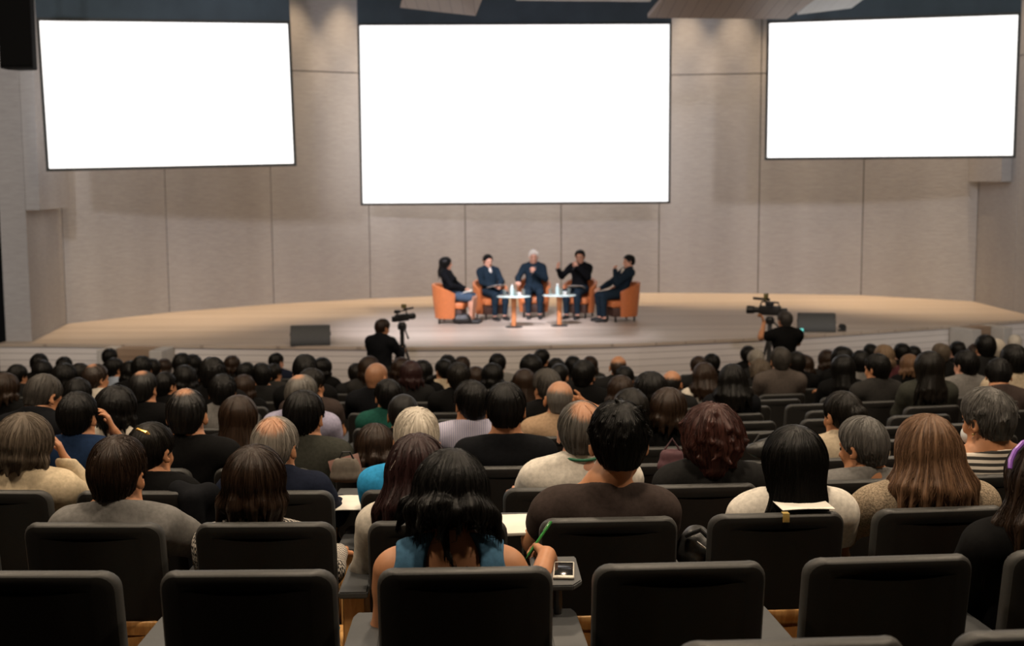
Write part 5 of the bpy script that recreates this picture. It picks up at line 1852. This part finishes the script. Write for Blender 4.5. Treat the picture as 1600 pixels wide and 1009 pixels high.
# ------------------------------------------------------------------ on the stage
M['orange'] = plain('leather_orange', (0.50, 0.155, 0.05), 0.45, 0, 0.08, 20, 0.04)
M['orange_wood'] = wood('table_wood_orange', (0.40, 0.14, 0.05), (0.52, 0.21, 0.08), 5, (6, 6, 1), 0.4)
M['glass_top'] = plain('table_glass', (0.50, 0.62, 0.60), 0.08, 0, 0.02, 4)
clear, nt, b = new_mat('clear_glass')
b.inputs['Base Color'].default_value = (0.85, 0.97, 0.95, 1)
b.inputs['Roughness'].default_value = 0.03
b.inputs['Transmission Weight'].default_value = 0.95
M['glass'] = clear


def tub_chair_meshes():
    bm_ = bmesh.new()
    A, K = math.radians(118), 28

    def P(phi, z, inner):
        r = (0.345 - (0.058 if inner else 0.0)) * (0.80 + 0.20 * min(1.0, z / 0.62))
        return Vector((r * math.sin(phi), -r * math.cos(phi) * 1.02, z))
    grid = []
    for i in range(K + 1):
        phi = -A + 2 * A * i / K
        zt = 0.745 - 0.17 * (abs(phi) / A) ** 2.2
        zs = [0.10, 0.25, 0.45, zt - 0.02, zt]
        outer = [P(phi, z, False) for z in zs]
        inner = [P(phi, z, True) for z in zs]
        outer[-1] = outer[-1] * 0.985 + inner[-1] * 0.015
        top = P(phi, zt + 0.015, False) * 0.5 + P(phi, zt + 0.015, True) * 0.5
        grid.append([bm_.verts.new(v) for v in outer + [top] + inner[::-1]])
    n_ = len(grid[0])
    for g, h_ in zip(grid, grid[1:]):
        for k in range(n_):
            bm_.faces.new((g[k], g[(k + 1) % n_], h_[(k + 1) % n_], h_[k]))
    bm_.faces.new(grid[0])
    bm_.faces.new(grid[-1][::-1])
    out = [bm_obj('shell', bm_, M['orange'], angle=50)]
    bm_ = bmesh.new()
    add_box(bm_, (0, 0.05, 0.345), (0.50, 0.52, 0.13), bevel=0.04, seg=4)
    out.append(bm_obj('seat_cushion', bm_, M['orange'], angle=60))
    bm_ = bmesh.new()
    add_box(bm_, (0, 0.04, 0.19), (0.44, 0.46, 0.18), bevel=0.01)
    out.append(bm_obj('seat_base', bm_, plain('chair_base_dark', (0.05, 0.02, 0.012), 0.6), angle=40))
    bm_ = bmesh.new()
    add_tube(bm_, [(0, 0, 0), (0, 0, 0.13)], [0.016, 0.022], 10)
    out.append(bm_obj('leg', bm_, M['black']))
    meshes_ = [o_.data for o_ in out]
    for o_ in out:
        bpy.data.objects.remove(o_)
    return meshes_


TUB = tub_chair_meshes()


def tub_chair(px, py, deg, label):
    q_ = onz(px, py, STAGE_Z)
    r_ = tag(empty('tub_chair', (q_.x, q_.y, STAGE_Z), math.radians(deg)), label, 'armchair', 'orange tub chairs on the stage')
    r_.scale = (0.94, 0.94, 0.94)
    for nm_, me_ in zip(('shell', 'seat_cushion', 'seat_base'), TUB):
        mesh_obj(nm_, me_, None, r_)
    for sx in (-1, 1):
        for y_ in (-0.17, 0.22):
            l_ = mesh_obj('leg', TUB[3], None, r_)
            l_.location = (sx * 0.2, y_, 0)
    return r_


def panelist(chair, dy, hair, hc, top, leg, skin, arms, lean, head, label, s=1.0, female=False, suit=False, skirt=False, legs='sit', sw=0.178, seed=2):
    f_ = figure(arms, lean, head, sw, female=female, legs=legs, nl=0.012, hs=1.03)
    r_ = tag(empty('person', chair.matrix_basis @ Vector((0, dy, 0)), chair.rotation_euler.z), label, 'person', 'speakers on the stage')
    r_.scale = (s, s, s)
    b2 = mesh_obj('body', body_mesh('body', f_, 0.0085), None, r_)
    obj_mat(b2, M[SKIN[skin]], 0)
    t_ = mesh_obj('jacket' if suit else 'shirt', top_mesh('shirt', f_, 0.009, 'long', collar=True, seed=seed), None, r_)
    obj_mat(t_, col_cloth(top))
    nb_, R_ = f_['neck_base'], f_['up_R']
    if suit:
        fr = grid_mesh('shirt_front', [ell(nb_ + R_ @ V3(0, 0.088, -0.15), (0.036, 0.046, 0.115), 0.01), cone(nb_ + R_ @ V3(0, 0.01, -0.03), nb_ + R_ @ V3(0, 0.015, 0.005), 0.068, 0.066, 0.02)], 0.007)
        obj_mat(mesh_obj('shirt_front', fr, None, r_), col_cloth('white'))
    if skirt:
        pr = grow(f_['legs'][0:1] + f_['legs'][3:4], 0.022) + grow(f_['torso'][:1], 0.016) + [cone((-0.06, 0.10, 0.53), (0.06, 0.40, 0.50), 0.085, 0.07, 0.05), half((0, 1, -0.2), 0.34, 0.01)]
        o_ = mesh_obj('skirt', grid_mesh('skirt', pr, 0.009, folds(0.003, 3)), None, r_)
        obj_mat(o_, col_cloth(leg))
    else:
        o_ = mesh_obj('trousers', trousers_mesh('trousers', f_, 0.009), None, r_)
        obj_mat(o_, col_cloth(leg))
    for p_ in f_['feet']:
        q_ = dict(p_)
        mesh_obj('shoe', grid_mesh('shoe', grow([q_], 0.007) + [half((0, 0, -1), 0.0, 0.004)], 0.008), M['black'], r_)
    h_ = mesh_obj('hair', hair_mesh(hair, 0.006, seed, 200 if hair != 'bald' else 0, 0.0015), None, r_)
    obj_mat(h_, HM[hc])
    hm_2 = Matrix(f_['head_R'].tolist()).to_4x4()
    hm_2.translation = Vector(f_['head_c'])
    h_.matrix_local = hm_2 @ Matrix.Scale(f_['hs'], 4)
    return r_, f_


COLS['slate'] = (0.055, 0.085, 0.13)
COLS['suit'] = (0.012, 0.022, 0.034)
COL_WORD['slate'], COL_WORD['suit'] = 'slate blue', 'dark'
CROSS = [(-1, (-0.12, 0.42, 0.49), (-0.11, 0.44, 0.09)), (1, (0.13, 0.42, 0.49), (0.14, 0.50, 0.09))]
c1 = tub_chair(704, 504, -100, 'orange tub chair seen from its side under the woman speaker')
c2 = tub_chair(766, 497, -152, 'orange tub chair under the speaker in the open suit jacket')
c3 = tub_chair(834, 494, 180, 'orange tub chair under the white-haired speaker')
c4 = tub_chair(906, 495, 156, 'orange tub chair under the gesturing speaker')
c5 = tub_chair(972, 501, 108, 'orange tub chair seen from its side under the speaker with hand on chin')
LAPS = ((0.22, 0.06, 0.72), (0.05, 0.25, 0.66), (-0.5, 0.8, -0.1), (0.1, -0.1, -1), 0.5)
MIC = ((0.22, 0.14, 0.74), (0.03, 0.27, 0.88), (-0.55, 0.25, 0.55), (-0.3, -0.75, 0.2), 1.15)
MIC2 = ((0.23, 0.16, 0.78), (0.06, 0.27, 0.98), (-0.5, 0.1, 0.6), (-0.3, -0.75, 0.1), 1.15)
UPR = ((0.30, 0.16, 0.78), (0.29, 0.36, 0.92), (-0.1, 0.25, 1), (-0.8, 0.3, 0), 0.25)
ARMREST = ((0.30, 0.02, 0.74), (0.29, 0.26, 0.69), (0, 1, -0.2), (0, 0, -1), 0.3)
CHIN = ((0.24, 0.20, 0.74), (0.10, 0.17, 0.97), (-0.45, -0.2, 0.8), (-0.4, -0.8, 0.0), 0.9)
KNEE = ((0.24, 0.14, 0.70), (0.15, 0.36, 0.62), (-0.2, 1, -0.2), (0, 0, -1), 0.4)
s1 = panelist(c1, 0.02, 'long', 'black', 'ink', 'slate', 'p', (LAPS, LAPS), -10, (2, 8, 0), 'woman speaker with long black hair, dark jacket and slate blue skirt', 0.94, True, skirt=True, sw=0.155)
s2 = panelist(c2, 0.02, 'short', 'black', 'suit', 'suit', 'p', (LAPS, LAPS), -12, (10, 0, 0), 'speaker in an open dark suit jacket and pale shirt reading papers', 0.94, suit=True, seed=4)
s3 = panelist(c3, 0.02, 'full', 'bright_white', 'suit', 'suit', 'p', (MIC, ARMREST), -6, (4, 0, 0), 'white-haired speaker in dark clothes holding a microphone at the chest', 0.98, seed=5)
s4 = panelist(c4, 0.02, 'short', 'black', 'ink', 'suit', 'p', (MIC2, UPR), -3, (4, 10, 0), 'speaker in black gesturing with a raised hand and talking into a microphone', 0.985, seed=6)
s5 = panelist(c5, 0.02, 'short', 'black', 'suit', 'suit', 'p', (CHIN, KNEE), -16, (6, -8, 4), 'speaker in a dark suit leaning back with one hand on the chin', 0.955, suit=True, seed=7)
M['mic'] = plain('microphone_black', (0.02, 0.02, 0.02), 0.4)
for (rr, ff), nm in ((s3, 'hand microphone held by the white-haired speaker'), (s4, 'hand microphone held by the gesturing speaker')):
    W = Vector(ff['fore_l'][1]['b']) * rr.scale.x
    hd_ = Vector(ff['head_c']) * rr.scale.x
    mt = Matrix.Translation(rr.location) @ Matrix.Rotation(rr.rotation_euler.z, 4, 'Z')
    tip = W + (hd_ + Vector((0, 0.09, -0.06)) - W) * (0.75 if nm.endswith('gesturing speaker') else 0.3)
    base = W + Vector((0.06, 0.02, -0.03))
    m_ = tag(empty('microphone', mt @ base), nm, 'microphone', 'hand microphones')
    v = mt.to_3x3() @ (tip - base)
    m_.rotation_euler = v.to_track_quat('Z', 'Y').to_euler()
    bm = bmesh.new()
    add_tube(bm, [(0, 0, -0.05), (0, 0, 0.0), (0, 0, 0.13)], [0.011, 0.013, 0.016], 12)
    bm_obj('handle', bm, M['mic'], m_)
    bm = bmesh.new()
    bmesh.ops.create_uvsphere(bm, u_segments=14, v_segments=10, radius=0.026, matrix=Matrix.Translation((0, 0, 0.15)))
    bm_obj('windshield', bm, M['steel'], m_)
for (rr, ff), lab, dx, dy, dz in ((s1, 'white papers on the lap of the woman speaker', 0.0, 0.30, 0.60), (s2, 'white papers in the hands of the suited speaker', 0.02, 0.30, 0.655), (s4, 'white papers on the lap of the gesturing speaker', -0.05, 0.30, 0.595)):
    mt = Matrix.Translation(rr.location) @ Matrix.Rotation(rr.rotation_euler.z, 4, 'Z') @ Matrix.Scale(rr.scale.x, 4)
    o = flat('paper_sheet', 0.30, 0.21, 0.004, M['paper'], mt @ Vector((dx, dy, dz)), rr.rotation_euler.z + 0.15, lab, 'paper', 'papers held on the stage', bend=0.012)
    o.rotation_euler.x = 0.25


def side_table(px, py, label):
    q_ = onz(px, py, STAGE_Z)
    r_ = tag(empty('side_table', (q_.x, q_.y, STAGE_Z)), label, 'table', 'glass side tables on the stage')
    bm_ = bmesh.new()
    add_lathe(bm_, [(0, 0.0), (0.15, 0.0), (0.15, 0.012), (0.05, 0.025), (0, 0.025)], 28)
    bm_obj('base', bm_, M['black'], r_)
    bm_ = bmesh.new()
    add_lathe(bm_, [(0.045, 0.02), (0.042, 0.3), (0.05, 0.535), (0.0, 0.535)], 20)
    bm_obj('stem', bm_, M['orange_wood'], r_)
    bm_ = bmesh.new()
    add_lathe(bm_, [(0, 0.535), (0.29, 0.535), (0.30, 0.542), (0.29, 0.55), (0, 0.55)], 36)
    bm_obj('table_top', bm_, M['glass_top'], r_, angle=60)
    return r_


t1 = side_table(803, 511, 'round glass-topped side table in front of the suited speaker')
t2 = side_table(874, 509, 'round glass-topped side table in front of the gesturing speaker')
M['water'] = plain('bottle_pale', (0.42, 0.55, 0.55), 0.15)
M['cup'] = plain('cup_white', (0.72, 0.72, 0.70), 0.35)
for t_, w_ in ((t1, 'first'), (t2, 'second')):
    who = 'suited' if t_ is t1 else 'gesturing'
    for k, (x_, y_) in enumerate(((-0.16, 0.02), (0.03, -0.12), (0.17, 0.08))):
        bm = bmesh.new()
        add_lathe(bm, [(0, 0.0), (0.028, 0.0), (0.034, 0.11), (0.031, 0.11), (0.026, 0.012), (0, 0.012)], 18)
        o = bm_obj('drinking_glass', bm, M['glass'])
        o.location = t_.location + Vector((x_, y_, 0.55))
        tag(o, 'clear drinking glass on the table by the %s speaker, %s' % (who, ('on its far side', 'at its front edge', 'near its bottle')[k]), 'glass', 'drinking glasses on the side tables')
    r_ = tag(empty('water_bottle', t_.location + Vector((-0.03, 0.10, 0.55))), 'small pale water bottle on the table by the %s speaker' % who, 'bottle', 'water bottles on the side tables')
    bm = bmesh.new()
    add_lathe(bm, [(0, 0), (0.03, 0), (0.032, 0.10), (0.026, 0.13), (0.013, 0.155), (0.013, 0.17), (0, 0.17)], 18)
    bm_obj('bottle', bm, M['water'], r_)
    bm = bmesh.new()
    add_lathe(bm, [(0, 0.168), (0.015, 0.168), (0.015, 0.188), (0, 0.188)], 14)
    bm_obj('cap', bm, M['cup'], r_)
    bm = bmesh.new()
    add_lathe(bm, [(0, 0.006), (0.03, 0.006), (0.042, 0.06), (0.039, 0.06), (0.027, 0.012), (0, 0.012)], 18)
    add_lathe(bm, [(0, 0.0), (0.06, 0.0), (0.066, 0.006), (0, 0.006)], 18)
    o = bm_obj('tea_cup', bm, M['cup'])
    o.location = t_.location + Vector((0.09, -0.02, 0.55))
    tag(o, 'white cup and saucer on the table by the %s speaker' % who, 'cup', 'cups on the side tables')
p = onz(722, 506, STAGE_Z)
b_ = lump('handbag', [cone((-0.10, 0, 0.08), (0.10, 0, 0.08), 0.075, 0.075, 0.02), cone((-0.08, 0, 0.14), (0.08, 0, 0.14), 0.05, 0.05, 0.03)], M['black'], Vector((p.x, p.y, STAGE_Z)), 'black bag on the stage beside the woman speaker', 'bag', 0.01, 0.003)
strap(b_, [(-0.06, 0, 0.17), (-0.03, 0, 0.24), (0.03, 0, 0.24), (0.06, 0, 0.17)], M['black'], 0.008, 'handle')


def monitor(px, py, w, h, deg, label):
    q_ = onz(px, py, STAGE_Z)
    r_ = tag(empty('stage_monitor', (q_.x, q_.y + 0.22, STAGE_Z), math.radians(deg)), label, 'loudspeaker', 'wedge monitors at the stage edge')
    prof_ = [(-0.20, 0.0), (0.18, 0.0), (0.22, 0.05), (0.10, h - 0.02), (0.07, h), (-0.08, h), (-0.20, 0.10)]
    bm_ = bmesh.new()
    L = [bm_.verts.new((-w / 2, y_, z_)) for y_, z_ in prof_]
    R2 = [bm_.verts.new((w / 2, y_, z_)) for y_, z_ in prof_]
    for k in range(len(prof_)):
        k2 = (k + 1) % len(prof_)
        bm_.faces.new((L[k], L[k2], R2[k2], R2[k]))
    bm_.faces.new(L[::-1])
    bm_.faces.new(R2)
    bmesh.ops.bevel(bm_, geom=bm_.edges[:], offset=0.008, segments=2, affect='EDGES')
    bm_obj('cabinet', bm_, plain('monitor_black', (0.022, 0.025, 0.025), 0.55, 0, 0.15, 30), r_, angle=40)
    bm_ = bmesh.new()
    add_box(bm_, (0, 0.172, h * 0.5 + 0.03), (w - 0.05, 0.014, h * 0.74), rot=(math.atan2(0.12, h - 0.07), 0, 0))
    bm_obj('grille', bm_, M['steel'], r_)
    for s_ in (-1, 1):
        bm_ = bmesh.new()
        add_box(bm_, (s_ * (w / 2 + 0.004), 0.0, h * 0.55), (0.012, 0.13, 0.05), bevel=0.005)
        bm_obj('handle', bm_, M['black'], r_)
    return r_


monitor(482, 540.5, 0.62, 0.30, 8, 'black wedge monitor at the stage edge beyond the operator in the black jacket')
monitor(1280, 519, 0.62, 0.30, -10, 'black wedge monitor at the stage edge beside the shoulder camera')
p = onz(1318, 518, STAGE_Z)
b_ = tag(empty('stage_lamp', (p.x, p.y + 0.1, STAGE_Z)), 'small round black spotlight on the stage beside a wedge monitor', 'spotlight')
bm = bmesh.new()
add_tube(bm, [(0, -0.07, 0.07), (0, 0.06, 0.075)], [0.055, 0.045], 16)
bm_obj('housing', bm, M['black'], b_)
bm = bmesh.new()
add_box(bm, (0, 0, 0.012), (0.12, 0.1, 0.024), bevel=0.006)
add_tube(bm, [(0.06, 0, 0.01), (0.06, 0, 0.075)], 0.006, 6)
bm_obj('base', bm, M['black'], b_)
p = onz(1254, 520, STAGE_Z)
bm = bmesh.new()
add_lathe(bm, [(0, 0), (0.03, 0), (0.03, 0.05), (0.024, 0.065), (0, 0.065)], 14)
o = bm_obj('indicator_light', bm, emit('indicator_turquoise', (0.15, 0.75, 0.70), 0.6))
o.location = (p.x, p.y + 0.06, STAGE_Z)
tag(o, 'small glowing turquoise light on the stage at a wedge monitor', 'light')


# ------------------------------------------------------------------ video cameras and their operators on the hall floor
def tripod(loc, top, label, col=None, spread=0.42, mid=None):
    r_ = tag(empty('tripod', (loc[0], loc[1], 0)), label, 'tripod', 'camera tripods on the hall floor')
    mt_ = col or M['black']
    bm_ = bmesh.new()
    add_tube(bm_, [(0, 0, top - 0.75), (0, 0, top - 0.08)], [0.028, 0.032], 12)
    bm_obj('column', bm_, mt_, r_)
    bm_ = bmesh.new()
    add_lathe(bm_, [(0, top - 0.10), (0.06, top - 0.10), (0.065, top - 0.04), (0.04, top), (0, top)], 18)
    add_tube(bm_, [(0.03, -0.04, top - 0.06), (0.12, -0.42, top - 0.18)], [0.011, 0.013], 8)
    bm_obj('pan_head', bm_, M['black'], r_)
    for k in range(3):
        a_ = math.radians(90 + 120 * k)
        bm_ = bmesh.new()
        add_tube(bm_, [(0.03 * math.cos(a_), 0.03 * math.sin(a_), top - 0.32), (spread * 0.55 * math.cos(a_), spread * 0.55 * math.sin(a_), top * 0.42), (spread * math.cos(a_), spread * math.sin(a_), 0.0)], [0.02, 0.017, 0.013], 8)
        bm_obj('leg', bm_, mt_, r_)
    return r_


def video_camera(loc, rz, label, s=1.0):
    r_ = tag(empty('video_camera', loc, rz), label, 'video camera', 'video cameras in front of the stage')
    r_.scale = (s, s, s)
    bm_ = bmesh.new()
    add_box(bm_, (0, 0, 0.085), (0.11, 0.30, 0.13), bevel=0.014, seg=3)
    add_box(bm_, (0, -0.19, 0.075), (0.09, 0.10, 0.10), bevel=0.01)
    bm_obj('camera_body', bm_, M['black'], r_)
    bm_ = bmesh.new()
    add_tube(bm_, [(0, 0.14, 0.085), (0, 0.22, 0.085), (0, 0.23, 0.085), (0, 0.33, 0.085)], [0.042, 0.042, 0.055, 0.06], 18)
    bm_obj('lens', bm_, M['black'], r_)
    bm_ = bmesh.new()
    add_tube(bm_, [(0, -0.13, 0.14), (0, -0.12, 0.20), (0, 0.12, 0.21), (0, 0.14, 0.145)], 0.013, 8)
    bm_obj('top_handle', bm_, M['black'], r_)
    bm_ = bmesh.new()
    add_tube(bm_, [(0.05, 0.02, 0.235), (0.05, 0.26, 0.245)], [0.018, 0.02], 10)
    bm_obj('microphone', bm_, M['black'], r_)
    bm_ = bmesh.new()
    add_box(bm_, (-0.09, -0.02, 0.19), (0.07, 0.11, 0.06), bevel=0.01)
    bm_obj('viewfinder', bm_, M['black'], r_)
    bm_ = bmesh.new()
    add_box(bm_, (0, 0.06, 0.29), (0.09, 0.05, 0.075), bevel=0.01)
    add_tube(bm_, [(0, 0.06, 0.21), (0, 0.06, 0.26)], 0.01, 8)
    bm_obj('camera_light', bm_, plain('lamp_yellow', (0.12, 0.10, 0.03), 0.5), r_)
    return r_


YC = 17.3
STAND = [(-1, (-0.10, 0.04, 0.50), (-0.11, 0.0, 0.09)), (1, (0.10, 0.06, 0.50), (0.12, 0.03, 0.09))]


def operator(px, py, y, rz, arms, lean, head, hair, hc, top, sleeve, label, seed, sw=0.185):
    f_ = figure(arms, lean, head, sw, 1.05, legs=STAND, raise_=0.40, nl=0.02, hs=1.04)
    q_ = at(px, py, y)
    s_ = q_.z / (f_['head_c'][2] + 0.13)
    R_ = Matrix.Rotation(rz, 3, 'Z') @ (Vector(f_['head_c']) * s_)
    r_ = tag(empty('person', (q_.x - R_.x, y - R_.y, 0), rz), label, 'person', 'camera operators')
    r_.scale = (s_, s_, s_)
    obj_mat(mesh_obj('body', body_mesh('body', f_, 0.0085), None, r_), M['skin'], 0)
    obj_mat(mesh_obj('shirt', top_mesh('jacket_stand', f_, 0.009, sleeve, collar=True, seed=seed), None, r_), col_cloth(top))
    obj_mat(mesh_obj('trousers', trousers_mesh('trousers', f_, 0.009), None, r_), col_cloth('charcoal'))
    for p_ in f_['feet']:
        mesh_obj('shoe', grid_mesh('shoe', grow([p_], 0.007) + [half((0, 0, -1), 0.0, 0.004)], 0.008), M['black'], r_)
    h_ = mesh_obj('hair', hair_mesh(hair, 0.006, seed, 200, 0.0014), None, r_)
    obj_mat(h_, HM[hc])
    hm_2 = Matrix(f_['head_R'].tolist()).to_4x4()
    hm_2.translation = Vector(f_['head_c'])
    h_.matrix_local = hm_2 @ Matrix.Scale(f_['hs'], 4)
    return r_


operator(598, 498.5, 17.3, math.radians(-28), ('lap', ((0.24, 0.14, 0.74), (0.14, 0.34, 0.80), (-0.3, 1, 0.1), (-0.6, 0, -0.6), 0.6)), 2, (10, -16, 0), 'short', 'dark_brown', 'ink', 'long', 'camera operator in a black jacket standing by a tripod at the stage', 21)
operator(1226, 486, 17.4, math.radians(8), (((0.30, 0.10, 0.90), (0.22, 0.22, 1.09), (0.25, 0.25, 0.95), (0.9, 0.1, 0), 0.7), ((0.25, 0.16, 0.80), (0.02, 0.30, 0.88), (-0.6, 0.6, 0.3), (0, 0.6, -0.5), 0.7)), -2, (2, 14, 0), 'short', 'dark_grey', 'black', 'short', 'camera operator in a black T-shirt raising an arm to a video camera', 22, 0.19)
p = at(628, 500, 18.1)
tripod((p.x, p.y), p.z - 0.03, 'black camera tripod standing beside the operator in the jacket')
video_camera((p.x, p.y, p.z - 0.03), math.radians(-35), 'small video camera on the tripod beside the jacketed operator', 0.78)
p = at(1203, 491, 17.98)
tripod((p.x, p.y), p.z - 0.03, 'grey camera tripod under the large video camera', M['cap'], 0.36)
video_camera((p.x, p.y, p.z - 0.03), math.radians(62), 'large video camera held by the operator in the T-shirt', 1.0)
